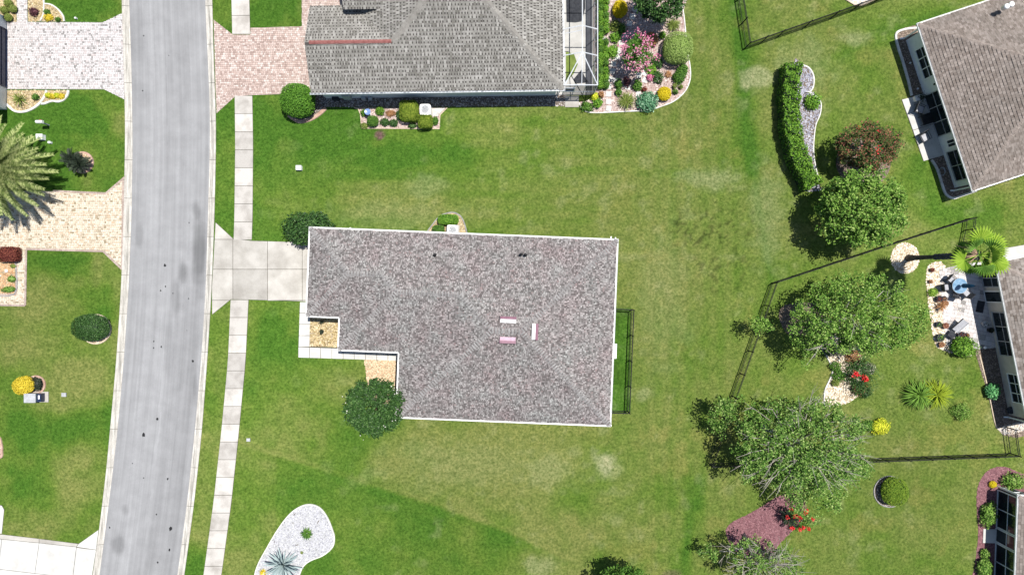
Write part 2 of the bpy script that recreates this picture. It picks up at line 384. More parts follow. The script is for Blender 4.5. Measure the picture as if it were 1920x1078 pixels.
M['leaf_brown'] = leafmat('leaf_brown', G((0, (.12, .06, .03)), (.5, (.22, .12, .06)), (1, (.3, .19, .1))), .7, .1)
M['leaf_purple'] = leafmat('leaf_purple', G((0, (.03, .012, .018)), (.5, (.07, .03, .035)), (1, (.12, .06, .07))), .6, .2)
M['leaf_teal'] = leafmat('leaf_teal', G((0, (.02, .07, .035)), (.5, (.05, .14, .075)), (.85, (.11, .23, .13)), (1, (.28, .4, .3))), .4, .4)
M['leaf_date'] = leafmat('leaf_date', G((0, (.06, .09, .028)), (.45, (.13, .175, .055)), (.8, (.23, .27, .11)), (1, (.36, .39, .2))), .5, .3)
M['leaf_black'] = leafmat('leaf_blackgreen', G((0, (.008, .012, .009)), (.6, (.016, .024, .016)), (1, (.03, .045, .025))), .4, .4, .1)
M['leaf_agave'] = leafmat('leaf_agave', G((0, (.09, .13, .14)), (.5, (.17, .22, .23)), (1, (.28, .34, .35))), .5, .3, .08)
M['leaf_fan'] = leafmat('leaf_fan', G((0, (.06, .13, .012)), (.5, (.125, .22, .02)), (1, (.22, .32, .045))), .45, .3, .3)
M['flower_pink'] = leafmat('flower_pink', G((0, (.45, .08, .2)), (.5, (.62, .2, .36)), (1, (.75, .45, .55))), .7, .1)
M['flower_red'] = leafmat('flower_red', G((0, (.5, .008, .015)), (.5, (.7, .03, .04)), (1, (.8, .14, .13))), .7, .1)
M['flower_white'] = leafmat('flower_white', G((0, (.6, .6, .55)), (1, (.8, .8, .76))), .7, .1)
M['twig'] = leafmat('twig_grey', G((0, (.22, .2, .18)), (1, (.46, .44, .41))), .9, .1, 0)
M['slate'] = vmat('slate_grey', (.07, .075, .09), (.11, .115, .135), 2, .6, .05, 20, .4)
M['leaf_mat'] = vmat('green_matting', (.12, .17, .03), (.18, .24, .05), 2, .9, .2, 30, .2)
M['shingle_brown2'] = imat('shingle_umber', [(0, (.11, .09, .075)), (.3, (.17, .145, .125)), (.6, (.21, .185, .165)), (1, (.27, .24, .215))], .9, .2, blotch=((.82, .82, .82), (1.12, 1.1, 1.1)), bs_scale=.6)
M['leaf_vivid2'] = leafmat('leaf_rich', G((0, (.02, .06, .006)), (.5, (.045, .12, .012)), (1, (.09, .2, .025))), .5, .3)
M['leaf_vivid3'] = leafmat('leaf_fresh', G((0, (.03, .085, .008)), (.5, (.07, .165, .016)), (1, (.14, .25, .035))), .5, .3)
M['leaf_vivid4'] = leafmat('leaf_emerald', G((0, (.02, .09, .03)), (.5, (.05, .18, .06)), (1, (.15, .34, .15))), .4, .4)
M['leaf_topiary2'] = leafmat('leaf_boxwood', G((0, (.03, .06, .006)), (.5, (.075, .125, .014)), (1, (.16, .2, .03))), .6, .2)
M['leaf_lime2'] = leafmat('leaf_moss', G((0, (.03, .065, .008)), (.5, (.075, .135, .015)), (1, (.16, .22, .03))), .6, .2)
M['leaf_greyw'] = leafmat('leaf_silver', G((0, (.05, .06, .04)), (.5, (.13, .14, .1)), (1, (.32, .32, .27))), .6, .2)
m, nt, bs = new_mat('gutter_pan'); pos = geo(nt)
c = ramp(nt, [(.35, (.2, .19, .165)), (.5, (.36, .34, .3)), (.65, (.5, .48, .435))], noise(nt, 1.0, 5, vec=pos, stretch=(5, .35, 1), rough=.7))
c = mixc(nt, c, ramp(nt, [(.3, (.8,) * 3), (.7, (1.1,) * 3)], noise(nt, 15, 3, vec=pos)), 1.0, 'MULTIPLY')
nt.links.new(c, bs.inputs['Base Color']); bs.inputs['Roughness'].default_value = .9; M['gutter_pan'] = m
M['vent_rose'] = vmat('vent_rose', (.33, .19, .26), (.42, .27, .34), 4, .5, .03, 30, .5)
M['leaf_ygreen2'] = leafmat('leaf_chartreuse', G((0, (.05, .1, .01)), (.5, (.13, .19, .015)), (1, (.32, .34, .04))), .6, .2, .2)

# ------------------------------------------------------------------ the ground: turf sheet
VIV = np.array((.044, .106, .011)); GRN = np.array((.074, .128, .017)); OLV = np.array((.122, .150, .036)); PALE = np.array((.22, .235, .115)); DIRT = np.array((.10, .062, .052)); YEL = np.array((.17, .165, .045))
def seg_dist(x, y, pts):
    best = np.full(x.shape, 1e9)
    for (ax, ay), (bx, by) in zip(pts[:-1], pts[1:]):
        dx, dy = bx - ax, by - ay; t = np.clip(((x - ax) * dx + (y - ay) * dy) / (dx * dx + dy * dy), 0, 1)
        best = np.minimum(best, np.hypot(x - ax - t * dx, y - ay - t * dy))
    return best
def blob(x, y, cx, cy, rx, ry, n, rag=.7):
    d = np.hypot((x - cx) / rx, (y - cy) / ry) + (n - .5) * rag * 2
    return 1 - sstep(.35, 1.15, d)
def lawn_color(x, y):
    n1 = fbm(x, y, 170, 1); n2 = fbm(x, y, 70, 2); n3 = fbm(x, y, 420, 3, 3); n4 = fbm(x, y, 26, 5, 4)
    o = .12 + .62 * sstep(430, 1230, x + (n1 - .5) * 420) + (n2 - .5) * .85 + (n4 - .5) * .45
    left = 1 - sstep(300, 330, x)
    o = o * (1 - left) + left * (.25 + (n2 - .48) * 2.2 + (n1 - .5) * .9 + .25 * sstep(520, 760, y))
    front = (x > 300) & (x < 1150) & (y > 560)
    o = np.where(front, .30 + (n2 - .48) * 1.7 + (n1 - .5) * 1.2 + .28 * sstep(500, 1100, x) + .2 * sstep(700, 850, y), o)
    # dry drift across the side lawn, mower lanes
    for b in ((700, 375, 130, 45, .5), (830, 400, 190, 30, .35), (540, 390, 70, 50, .3), (1050, 330, 260, 60, .22), (930, 250, 120, 40, .15), (900, 860, 260, 70, .3), (1080, 780, 60, 50, .3), (640, 720, 90, 60, .35), (130, 690, 90, 90, .35), (70, 560, 90, 60, .5), (150, 880, 80, 60, .5), (165, 950, 60, 60, .45), (100, 930, 60, 60, .3), (1250, 480, 110, 140, .25), (430, 700, 40, 220, .25)):
        o = o + b[4] * blob(x, y, *b[:4], n2)
    for b in ((760, 290, 130, 30, .55), (620, 240, 200, 60, .35), (1000, 230, 60, 25, .3), (480, 260, 50, 100, .3), (150, 500, 60, 30, .4), (190, 560, 50, 60, .5), (120, 800, 120, 40, .35), (90, 220, 110, 70, .5), (60, 900, 50, 60, .4), (150, 15, 90, 40, .6), (510, 620, 40, 40, .3), (500, 25, 70, 40, .6), (990, 280, 40, 30, .3)):
        o = o - b[4] * blob(x, y, *b[:4], n2)
    o = o - .22 * (1 - sstep(4, 12, np.abs(y - 325 - (n1 - .5) * 20))) * sstep(560, 700, x) * (1 - sstep(1300, 1420, x))
    o = o + .10 * np.sin(x / 4.6 + (n1 - .5) * 5) * sstep(1190, 1230, x) * (1 - sstep(1360, 1420, x)) + .07 * np.sin(y / 4.2 + (n1 - .5) * 5) * sstep(560, 640, x) * (1 - sstep(1150, 1250, x)) * (y < 440) * (y > 200)
    # the neighbour's lawn beyond the mowing line
    ex = np.array((300, 440, 480, 640, 800, 900, 1000, 1060, 1400)); ey = np.array((815, 828, 843, 893, 942, 978, 1018, 1048, 1200))
    line = np.interp(x, ex, ey)
    below = sstep(-3, 5, y - line - (n4 - .5) * 8) * (1 - sstep(1000, 1120, x)) * (x > 380)
    o = o * (1 - below) + below * np.clip(.2 + (n2 - .45) * 1.5 + .25 * sstep(950, 1100, y) * (n1 > .45) + .2 * (x < 520), 0, 1)
    edge = np.exp(-((y - line - 8) / 10.0) ** 2) * (1 - sstep(980, 1080, x)) * (x > 430)
    o = o - .35 * edge * n2
    o = o + .2 * np.exp(-((y - line + 5) / 5.0) ** 2) * (1 - sstep(980, 1080, x)) * (x > 430)
    # lush lanes
    lush = np.exp(-(seg_dist(x, y, [(1372, -60), (1385, 60), (1395, 130), (1398, 220), (1412, 318)]) / (13 + 8 * n2)) ** 2)
    lush = np.maximum(lush, .8 * np.exp(-(seg_dist(x, y, [(1650, 60), (1780, 30), (1720, 330), (1760, 400), (1860, 400)]) / 26) ** 2) * n2 * 1.6)
    lush = np.maximum(lush, .55 * np.exp(-(seg_dist(x, y, [(1310, 900), (1292, 1000), (1275, 1090)]) / 13) ** 2))
    lush = np.maximum(lush, .5 * np.exp(-(seg_dist(x, y, [(1410, 320), (1432, 440), (1446, 525)]) / 7) ** 2))
    lush = np.maximum(lush, .65 * np.exp(-(seg_dist(x, y, [(1690, 60), (1560, 110), (1450, 160)]) / 10) ** 2) * n1)
    o = o - .95 * lush
    o = np.clip(o, -.25, 1.25)[..., None]
    col = np.where(o < .45, VIV + (GRN - VIV) * np.clip((o + .05) / .5, 0, 1), GRN + (OLV - GRN) * np.clip((o - .45) / .55, 0, 1.2))
    yel = (sstep(.58, .75, fbm(x, y, 55, 9)) * sstep(900, 1300, x) * .4)[..., None]
    col = col * (1 - yel) + YEL * yel
    pen = (x > 1143) & (x < 1185) & (y > 579) & (y < 772)
    col = np.where(pen[..., None], VIV * (1.0 + (n4[..., None] - .5) * .8), col)
    p = np.zeros(x.shape)
    for b in ((1135, 872, 28, 30, 1.0), (1140, 885, 34, 20, .5), (1415, 150, 34, 26, .75), (1340, 335, 70, 26, .45), (1600, 70, 50, 16, .5), (1440, 400, 40, 120, .3), (800, 350, 60, 25, .3), (1510, 120, 60, 60, .3), (930, 700, 20, 14, .3), (1205, 740, 20, 14, .4), (1020, 1060, 40, 25, .45), (880, 870, 160, 50, .16), (1240, 560, 60, 160, .16), (720, 405, 160, 30, .2), (1030, 880, 60, 40, .3), (1740, 140, 40, 120, .0), (270, 700, 20, 40, .0)):
        p = np.maximum(p, b[4] * blob(x, y, *b[:4], n4, .9))
    p = np.clip(p + .22 * sstep(.6, .8, n4) * sstep(350, 900, x), 0, 1)[..., None]
    col = col * (1 - p) + PALE * p
    d = (1 - sstep(6, 10, np.hypot(x - 712, y - 253) + (n4 - .5) * 5))[..., None]
    d = np.maximum(d, (.5 * blob(x, y, 1260, 1075, 20, 8, n4))[..., None])
    col = col * (1 - d) + DIRT * d
    # clumps of coarse weed in the back lawn
    w = (sstep(.66, .76, vnoise(x, y, 5.5, 21)) * np.maximum(blob(x, y, 1350, 430, 90, 60, n2), .8 * blob(x, y, 1340, 510, 90, 50, n2)))[..., None]
    col = col * (1 - .5 * w)
    br = (.86 + .28 * n3)[..., None]
    return np.clip(col * br, .004, .6)

fx = np.arange(-260, 2181, 5.0); fy = np.arange(-260, 1341, 5.0)
far = np.array([-60000., -20000, -6000, -2200, -900, -420])
xs = np.concatenate([far, fx, 1920 - far[::-1]]); ys = np.concatenate([far, fy, 1080 - far[::-1]])
GXp, GYp = np.meshgrid(xs, ys); vx = (GXp - CX) / S; vy = (CY - GYp) / S
vz = (fbm(GXp, GYp, 300, 31, 2) - .5) * .0
verts = np.stack([vx.ravel(), vy.ravel(), vz.ravel()], 1)
nx_, ny_ = len(xs), len(ys); ii = np.arange(nx_ * ny_).reshape(ny_, nx_)
quads = np.stack([ii[1:, :-1].ravel(), ii[1:, 1:].ravel(), ii[:-1, 1:].ravel(), ii[:-1, :-1].ravel()], 1)
ground = fast_mesh('ground', verts, quads, M['turf'], colors=lawn_color(GXp, GYp).reshape(-1, 3))
tag(ground, 'mown lawn of green and straw-coloured grass round the houses', None, None, 'structure')
NOGRASS = []      # outlines in ground pixels where no grass grows

# ------------------------------------------------------------------ road and kerbs
yy = np.arange(-420, 1520, 6.0)
def trace(ya, xa):
    a = np.interp(yy, ya, xa); a[:] = a
    # straight continuation outside the traced range
    k0 = (xa[1] - xa[0]) / (ya[1] - ya[0]); k1 = (xa[-1] - xa[-2]) / (ya[-1] - ya[-2])
    a = np.where(yy < ya[0], xa[0] + (yy - ya[0]) * k0, a); a = np.where(yy > ya[-1], xa[-1] + (yy - ya[-1]) * k1, a)
    pad = np.concatenate([2 * a[0] - a[1:8][::-1], a, 2 * a[-1] - a[-8:-1][::-1]])
    return np.convolve(pad, np.ones(15) / 15, 'valid')
LO = trace([-150, 0, 135, 200, 270, 405, 540, 675, 808, 883, 958, 1020, 1078, 1230], [226, 229, 233, 235, 235.5, 232.5, 228, 219, 207, 200, 191, 183, 174.5, 150])
LA = trace([-150, 0, 135, 270, 405, 540, 675, 808, 883, 958, 1020, 1078, 1230], [238, 242.5, 247, 249, 247, 241.5, 232.5, 220.5, 212, 202.5, 194.5, 187, 164])
RA = trace([-150, 0, 67, 135, 200, 270, 405, 540, 675, 808, 943, 1078, 1230], [380, 385, 387.5, 391, 393.5, 394, 390, 386, 377.5, 365.5, 351, 333, 310])
RO = trace([-150, 0, 67, 135, 200, 270, 405, 540, 675, 808, 943, 1078, 1230], [393, 398.5, 400, 402, 405, 405.5, 402.5, 397.5, 389, 379, 364.5, 346, 323])
nseg = 96; t = np.linspace(0, 1, nseg)
RX = LA[:, None] * (1 - t) + RA[:, None] * t; RY = np.repeat(yy[:, None], nseg, 1)
rv = np.stack([((RX - CX) / S).ravel(), ((CY - RY) / S).ravel(), np.full(RX.size, .012) + .05 * np.sin(np.tile(t, len(yy)) * math.pi) ** 1], 1)
ii = np.arange(RX.size).reshape(len(yy), nseg)
rq = np.stack([ii[1:, :-1].ravel(), ii[1:, 1:].ravel(), ii[:-1, 1:].ravel(), ii[:-1, :-1].ravel()], 1)
base = np.full(RX.shape, .235); n2 = fbm(RX, RY, 40, 4); tt = np.repeat(t[None, :], len(yy), 0)
def stain(cx, cy, rx, ry, a):
    global base
    base = base * (1 - a * blob(RX, RY, cx, cy, rx, ry, n2, .45))
for s in ((374, 480, 17, 95, .42), (343, 510, 12, 30, .38), (368, 395, 9, 18, .25), (330, 555, 9, 40, .2), (262, 440, 9, 24, .2), (222, 1022, 14, 18, .26), (366, 725, 6, 34, .25), (256, 75, 18, 60, .14), (340, 110, 22, 120, .08), (260, 180, 20, 30, .1), (318, 660, 10, 60, .14), (236, 955, 10, 14, .2), (350, 640, 26, 110, .08)): stain(*s)
base = base * (1 - .10 * sstep(.55, .62, tt + (n2 - .5) * .04) * sstep(560, 760, RY) * (1 - sstep(.9, 1, tt)))
base = base * (1 + .07 * np.exp(-((tt - .30) / .1) ** 2) + .05 * np.exp(-((tt - .76) / .07) ** 2) - .05 * np.exp(-((tt - .86) / .05) ** 2))
base = base * (1 + .22 * np.exp(-((tt - .53 - (n2 - .5) * .1) / .016) ** 2) * sstep(600, 680, RY) * n2)
base = base * (1 - .16 * np.exp(-((tt - .455 - (fbm(RX * 0, RY, 60, 8) - .5) * .02) / .007) ** 2) * (1 - sstep(250, 420, RY)) * (fbm(RX, RY, 30, 14) > .42)) * (1 - .1 * np.exp(-((tt - .5 - (fbm(RX * 0, RY, 90, 18) - .5) * .05) / .006) ** 2) * sstep(420, 560, RY))
rc = np.stack([base * 1.0, base * 1.0, base * 1.01], -1).reshape(-1, 3)
road = fast_mesh('road', rv, rq, M['asphalt'], colors=rc, sm=True); tag(road, 'grey asphalt street bending gently between kerbs', None, None, 'structure')
uvl = road.data.uv_layers.new(name='UVMap'); uvv = np.stack([tt.ravel() * 6.4, (RY / S).ravel()], 1)[rq.ravel()]
uvl.data.foreach_set('uv', uvv.astype(np.float32).ravel())
NOGRASS.append(list(zip(LO, yy)) + list(zip(RO[::-1], yy[::-1])))
for (sx_, sy_, r_) in ((270, 68, 2), (317, 105, 1.5), (268, 171, 2), (310, 498, 4), (311, 537, 2), (302, 545, 2), (351, 619, 1), (362, 677, 3), (289, 640, 2), (289, 652, 2), (303, 650, 2), (296, 785, 4), (270, 815, 4.5), (320, 991, 5), (318, 1030, 4), (296, 1053, 2.5), (315, 897, 3), (270, 895, 1.5), (249, 868, 1.5), (354, 560, 1.5), (206, 988, 2), (294, 963, 2), (325, 550, 1.5), (355, 418, 1.5)):
    mb = MB(); c0 = g(sx_, sy_); k = 9
    zc = .012 + .05 * math.sin(math.pi * min(max((sx_ - np.interp(sy_, yy, LA)) / (np.interp(sy_, yy, RA) - np.interp(sy_, yy, LA)), 0), 1)) + .004
    rr = [r_ / S * random.uniform(.4, .8) for _ in range(k)]
    mb.add([(c0.x + rr[i] * math.cos(6.283 * i / k), c0.y + rr[i] * 1.4 * math.sin(6.283 * i / k), zc) for i in range(k)], [tuple(range(k))])
    mb.build('tar_spot', M['black'], road)
def kerb_run(name, back, front, flip, label):
    root = MB(); k_root = None
    pts = [(back[i], front[i], yy[i]) for i in range(len(yy))]
    # dark bed below the joints
    mb = MB(); vs = []; fs = []
    for b, f, y in pts:
        pb, pf = g(b, y), g(f, y); vs += [(pb.x, pb.y, .006), (pf.x, pf.y, .006)]
    for i in range(len(pts) - 1): fs.append((2 * i, 2 * i + 1, 2 * i + 3, 2 * i + 2))
    if flip: fs = [tuple(reversed(f)) for f in fs]
    mb.add(vs, fs); root = mb.build(name, M['joint'], loc=(0, 0, 0)); tag(root, label, None, None, 'structure')
    step = 12; i0 = 2
    prof = ((0.0, .0), (0.0, .075), (.06, .09), (.3, .09), (.52, .045), (.8, .03), (1.0, .022))
    for s0 in range(0, len(pts) - step, step):
        mb = MB(); vs = []; n = len(prof); rows = list(range(s0, s0 + step + 1))
        for r in rows:
            b, f, y = pts[r]
            if r == rows[0]: y += .35
            if r == rows[-1]: y -= .35
            pb, pf = g(b, y), g(f, y)
            for u, z in prof:
                q = pb.lerp(pf, u); vs.append((q.x, q.y, z))
        fs = [(a * n + k, (a + 1) * n + k, (a + 1) * n + k + 1, a * n + k + 1) for a in range(len(rows) - 1) for k in range(n - 1)]
        if not flip: fs = [tuple(reversed(f)) for f in fs]
        fs += [tuple(range(n)), tuple(range((len(rows) - 1) * n, len(rows) * n))]
        mb.add(vs, fs); mb.m = [1 if (i < (len(rows) - 1) * (n - 1) and i % (n - 1) in (3, 4)) else 0 for i in range(len(fs))]
        mb.build('kerb_segment', [M['kerb'], M['gutter_pan']], root)
    return root
kerb_run('kerb_west', LO, LA, False, 'pale concrete kerb and gutter on the left side of the street')
kerb_run('kerb_east', RO, RA, True, 'pale concrete kerb and gutter on the right side of the street')

# ------------------------------------------------------------------ slabs and pavers
def clip_rect(poly, x0, y0, x1, y1):
    def cl(p, ins, inter):
        out = []
        for i in range(len(p)):
            a, b = p[i - 1], p[i]
            if ins(b):
                if not ins(a): out.append(inter(a, b))
                out.append(b)
            elif ins(a): out.append(inter(a, b))
        return out
    def ix(v): return lambda a, b: (v, a[1] + (b[1] - a[1]) * (v - a[0]) / (b[0] - a[0]))
    def iy(v): return lambda a, b: (a[0] + (b[0] - a[0]) * (v - a[1]) / (b[1] - a[1]), v)
    p = list(poly)
    for ins, it in ((lambda q: q[0] >= x0, ix(x0)), (lambda q: q[0] <= x1, ix(x1)), (lambda q: q[1] >= y0, iy(y0)), (lambda q: q[1] <= y1, iy(y1))):
        if len(p) < 3: return []
        p = cl(p, ins, it)
    # drop repeated points
    out = []
    for q in p:
        if not out or abs(q[0] - out[-1][0]) + abs(q[1] - out[-1][1]) > 1e-5: out.append(q)
    if len(out) > 1 and abs(out[0][0] - out[-1][0]) + abs(out[0][1] - out[-1][1]) < 1e-5: out.pop()
    return out
def inside_pt(x, y, poly):
    r = False; j = len(poly) - 1
    for i in range(len(poly)):
        xi, yi = poly[i]; xj, yj = poly[j]
        if (yi > y) != (yj > y) and x < (xj - xi) * (y - yi) / (yj - yi) + xi: r = not r
        j = i
    return r
def wp(pts): return [((x - CX) / S, (CY - y) / S) for x, y in pts]
def pavement(name, poly_px, label, z=.014, mat='joint'):
    mb = MB(); mb.prism(wp(poly_px), z - .012, z, bottom=False)
    o = mb.build(name, M[mat], loc=(0, 0, 0)); tag(o, label, None, None, 'structure'); NOGRASS.append(poly_px); return o
def slab(parent, poly_px, mat, z=.045, gap=.4, name='slab'):
    p = inset(ccw(wp(poly_px)), gap / S)
    mb = MB(); mb.bevel_prism(p, .014, z, .006); return mb.build(name, M[mat], parent)
def slabs_grid(parent, poly_px, xb, yb, mat, z=.045):
    for x0, x1 in zip(xb[:-1], xb[1:]):
        for y0, y1 in zip(yb[:-1], yb[1:]):
            q = clip_rect(poly_px, x0, y0, x1, y1)
            if len(q) >= 3 and abs(area2(q)) > 6: slab(parent, q, mat, z)
def pavers(parent, poly_px, mat, bw=.17, bl=.25, z=.04, rot=0.0, seed=1, name='paver_field'):
    poly = ccw(wp(poly_px)); rnd = random.Random(seed)
    c, s = math.cos(-rot), math.sin(-rot); P = [(c * x - s * y, s * x + c * y) for x, y in poly]
    x0 = min(p[0] for p in P); x1 = max(p[0] for p in P); y0 = min(p[1] for p in P); y1 = max(p[1] for p in P)
    mb = MB(); y = y0; row = 0
    while y < y1:
        x = x0 - rnd.uniform(0, bl); h = bw * rnd.choice((1, 1, 1, 1.35))
        while x < x1:
            w = bl * rnd.choice((.62, .8, 1, 1, 1.3)); gq = .008
            a, b, cc, d = x + gq, y + gq, x + w - gq, y + h - gq
            ins = [inside_pt(px_, py_, P) for px_, py_ in ((a, b), (cc, b), (cc, d), (a, d))]
            q = None
            if all(ins): q = [(a, b), (cc, b), (cc, d), (a, d)]
            elif any(ins): q = clip_rect(P, a, b, cc, d)
            if q and len(q) >= 3 and abs(area2(q)) > .002:
                zz = z + rnd.uniform(-.004, .004)
                mb.prism([(math.cos(rot) * X - math.sin(rot) * Y, math.sin(rot) * X + math.cos(rot) * Y) for X, Y in q], .014, zz, bottom=False)
            x += w
        y += h; row += 1
    o = mb.build(name, M[mat], parent); tag(o, kind='stuff'); return o
# sidewalk on the right of the street
SWy = [-150, 0, 65, 180, 270, 405, 450, 561, 675, 808, 943, 1078, 1230]
SWl = [430, 434, 435.5, 440, 441, 439.5, 438, 432.5, 427.5, 415, 400, 381.5, 358]
SWr = [464, 468, 469.5, 473.5, 475, 474, 472.5, 466.5, 461, 448.5, 434, 415.5, 392]
def walk_run(y0, y1, label):
    n = max(2, int((y1 - y0) / 10)); Y = np.linspace(y0, y1, n)
    L = np.interp(Y, SWy, SWl); R = np.interp(Y, SWy, SWr)
    root = pavement('sidewalk', list(zip(L, Y)) + list(zip(R[::-1], Y[::-1])), label)
    m_ = max(1, round((y1 - y0) / 33.0)); B = np.linspace(y0, y1, m_ + 1)
    for a, b in zip(B[:-1], B[1:]):
        f = lambda y: (np.interp(y, SWy, SWl), np.interp(y, SWy, SWr))
        slab(root, [(f(a)[0], a), (f(a)[1], a), (f(b)[1], b), (f(b)[0], b)], 'walk_slab', .045 + random.uniform(-.004, .004))
walk_run(-180, 65, 'concrete sidewalk above the pink paver driveway')
walk_run(180, 450, 'concrete sidewalk between pink paver driveway and concrete driveway')
walk_run(562, 1260, 'concrete sidewalk below the concrete driveway')
# main driveway and front walk
drive_main = [(404.5, 417), (437.5, 447.5), (472, 451.5), (600, 455), (600, 566), (466, 562), (433, 561.5), (398, 590), (397.5, 540), (402, 460)]
root = pavement('driveway', drive_main, 'grey concrete slab driveway of the centre house')
slabs_grid(root, drive_main, [390, 437, 502, 567, 610], [400, 449, 505, 563, 600], 'concrete', .05)
fw = [(562.5, 566.5), (588, 567.5), (586, 649), (640, 652), (748, 657), (790, 659), (790, 678), (748, 676), (559, 670)]
root = pavement('footpath', fw, 'pale concrete footpath round the front corner of the centre house')
vb = [566, 587, 608, 629, 650]
for a, b in zip(vb[:-1], vb[1:]):
    k = lambda y: 562.5 - 3.3 * (y - 566) / 104
    slab(root, [(k(a), a), (582.5 - .02 * (a - 566), a), (582.5 - .02 * (b - 566), b), (k(b), b)], 'walk_pale', .05)
hb = [559.5, 580.5, 601.5, 622.5, 643.5, 664.5, 685.5, 706.5, 727.5, 749, 770, 790]
for a, b in zip(hb[:-1], hb[1:]):
    t0 = lambda x: 650.2 + (x - 560) * .04; t1 = lambda x: 670.3 + (x - 560) * .033
    slab(root, [(a, t0(a)), (b, t0(b)), (b, t1(b)), (a, t1(a))], 'walk_pale', .05)
# pink paver driveway
dp = [(401, 38), (437, 66), (470, 66), (470, 53), (566, 50.5), (566, -40), (770, -40), (770, 12), (601, 12), (601, 60), (620, 60), (620, 174), (472, 179), (441, 181.5), (406.5, 213), (405, 180)]
root = pavement('driveway', dp, 'pink paver driveway of the house at the top'); pavers(root, dp, 'paver_pink', .13, .17, .04, 0, 2)
# white paver driveway
dw = [(230.5, 25), (193, 43), (52, 42), (52, -60), (32, -60), (32, 42), (-60, 42), (-60, 168), (14, 168), (195, 168), (233.5, 187)]
root = pavement('driveway', dw, 'white speckled paver driveway at the top left'); pavers(root, dw, 'paver_white', .13, .17, .04, 0, 3)
# tan paver driveway with its border course and side path
dt = [(-60, 357), (100, 359), (199, 363.5), (232, 335), (229, 500), (194, 472), (50, 468), (47.5, 571), (-60, 571), (-60, 553), (31, 553), (33, 468), (3, 466), (-60, 466)]
root = pavement('driveway', dt, 'cream and tan paver driveway on the left'); pavers(root, dt, 'paver_tan', .13, .17, .04, 0, 4)
for pl in ([(100, 358.5), (199, 363), (234, 333)], [(229.5, 505), (194, 471), (49.5, 467), (47.5, 572.5), (-40, 571)], [(32, 470), (31, 552), (-40, 552)], [(231.5, 338), (229, 502)]):
    mb = MB(); P_ = wp(pl); L_ = 0
    for (ax, ay), (bx, by) in zip(P_[:-1], P_[1:]):
        d = math.hypot(bx - ax, by - ay); n = int(d / .22); a_ = math.atan2(by - ay, bx - ax)
        for k in range(n):
            tq = (k + .5) / n; mb.box((ax + (bx - ax) * tq, ay + (by - ay) * tq, .032 + random.uniform(-.002, .002)), (d / n - .012, .17, .03), a_)
    o = mb.build('border_course', M['paver_brown'], root); tag(o, kind='stuff')
# bottom-left concrete driveway
db = [(-60, 995), (5, 1001), (148, 1018.5), (185.5, 992), (181, 1021), (173, 1078), (150, 1230), (-60, 1230)]
root = pavement('driveway', db, 'pale concrete driveway at the bottom left corner')
for q in ([(-60, 995), (5, 1001), (74, 1009), (74, 1017), (4, 1010), (-60, 1004)], [(74, 1009), (148, 1018.5), (144, 1024.5), (74, 1017)]):
    slab(root, q, 'concrete', .05)
for q in ([(-60, 1004), (4, 1010), (-2, 1066), (-60, 1060)], [(4, 1010), (74, 1017), (66, 1074), (-2, 1066)], [(74, 1017), (144, 1024.5), (137, 1082), (66, 1074)], [(144, 1024.5), (148, 1018.5), (185.5, 992), (181, 1030)],
          [(144, 1025.5), (181, 1030), (172, 1086), (137, 1082)], [(-60, 1060), (-2, 1066), (66, 1074), (137, 1082), (172, 1086), (150, 1230), (-60, 1230)]):
    slab(root, q, 'walk_pale', .05)
pf = [(-30, 940), (4, 947), (8.5, 955), (4, 1000), (-30, 996)]
root = pavement('footpath', pf, 'cream footpath stub at the left edge above the concrete driveway'); slab(root, pf, 'walk_pale', .05)

# ------------------------------------------------------------------ planting beds
def chips(poly, n, size, mat, parent, z=.03, seed=3, name='stones', flat=.5):
    """loose stones or bark: small four-sided lumps spread over the bed"""
    r = np.random.default_rng(seed); P = np.array(poly); x0, y0 = P.min(0); x1, y1 = P.max(0)
    x = r.uniform(x0, x1, n * 3); y = r.uniform(y0, y1, n * 3); k = pip(x, y, poly); x = x[k][:n]; y = y[k][:n]; n = len(x)
    s = size * r.uniform(.55, 1.3, n); a = r.uniform(0, 6.283, n); e = r.uniform(.5, 1.0, n)
    V = np.zeros((n, 5, 3))
    for i, (u, v) in enumerate(((-1, -1), (1, -1), (1, 1), (-1, 1))):
        uu = u * s * .5; vv = v * s * .5 * e
        V[:, i, 0] = x + uu * np.cos(a) - vv * np.sin(a); V[:, i, 1] = y + uu * np.sin(a) + vv * np.cos(a); V[:, i, 2] = z - .012
    V[:, 4, 0] = x + s * .15 * r.normal(size=n); V[:, 4, 1] = y + s * .15 * r.normal(size=n); V[:, 4, 2] = z + s * flat * r.uniform(.4, 1, n)
    b = np.arange(n)[:, None] * 5
    T = np.concatenate([b + np.array(q)[None] for q in ((0, 1, 4), (1, 2, 4), (2, 3, 4), (3, 0, 4))])
    o = fast_mesh(name, V.reshape(-1, 3), T, M[mat], parent, tri=True); tag(o, kind='stuff'); return o
def bed(poly_px, label, soil, stone, edge=None, dens=120, size=.09, sm=True, ew=.12, eh=.09, edge_pts=None, closed=True, seed=1, name='planting_bed', z=.02, esm=True):
    pp = smooth(poly_px, 5) if sm else list(poly_px)
    mb = MB(); mb.prism(wp(pp), .0, z, bottom=False); o = mb.build(name, M[soil], loc=(0, 0, 0)); tag(o, label, None, None, 'structure')
    NOGRASS.append(pp); W = wp(pp)
    if stone: chips(W, int(abs(area2(W)) * dens), size, stone, o, z + .01, seed, 'gravel' if 'gravel' in stone else 'bark_mulch')
    if edge:
        ep = (smooth(edge_pts, 5, closed) if esm else edge_pts) if edge_pts else pp
        mb = MB(); mb.ribbon(wp(ep), ew, 0, eh, closed); mb.build('edging', M[edge], o)
    return o
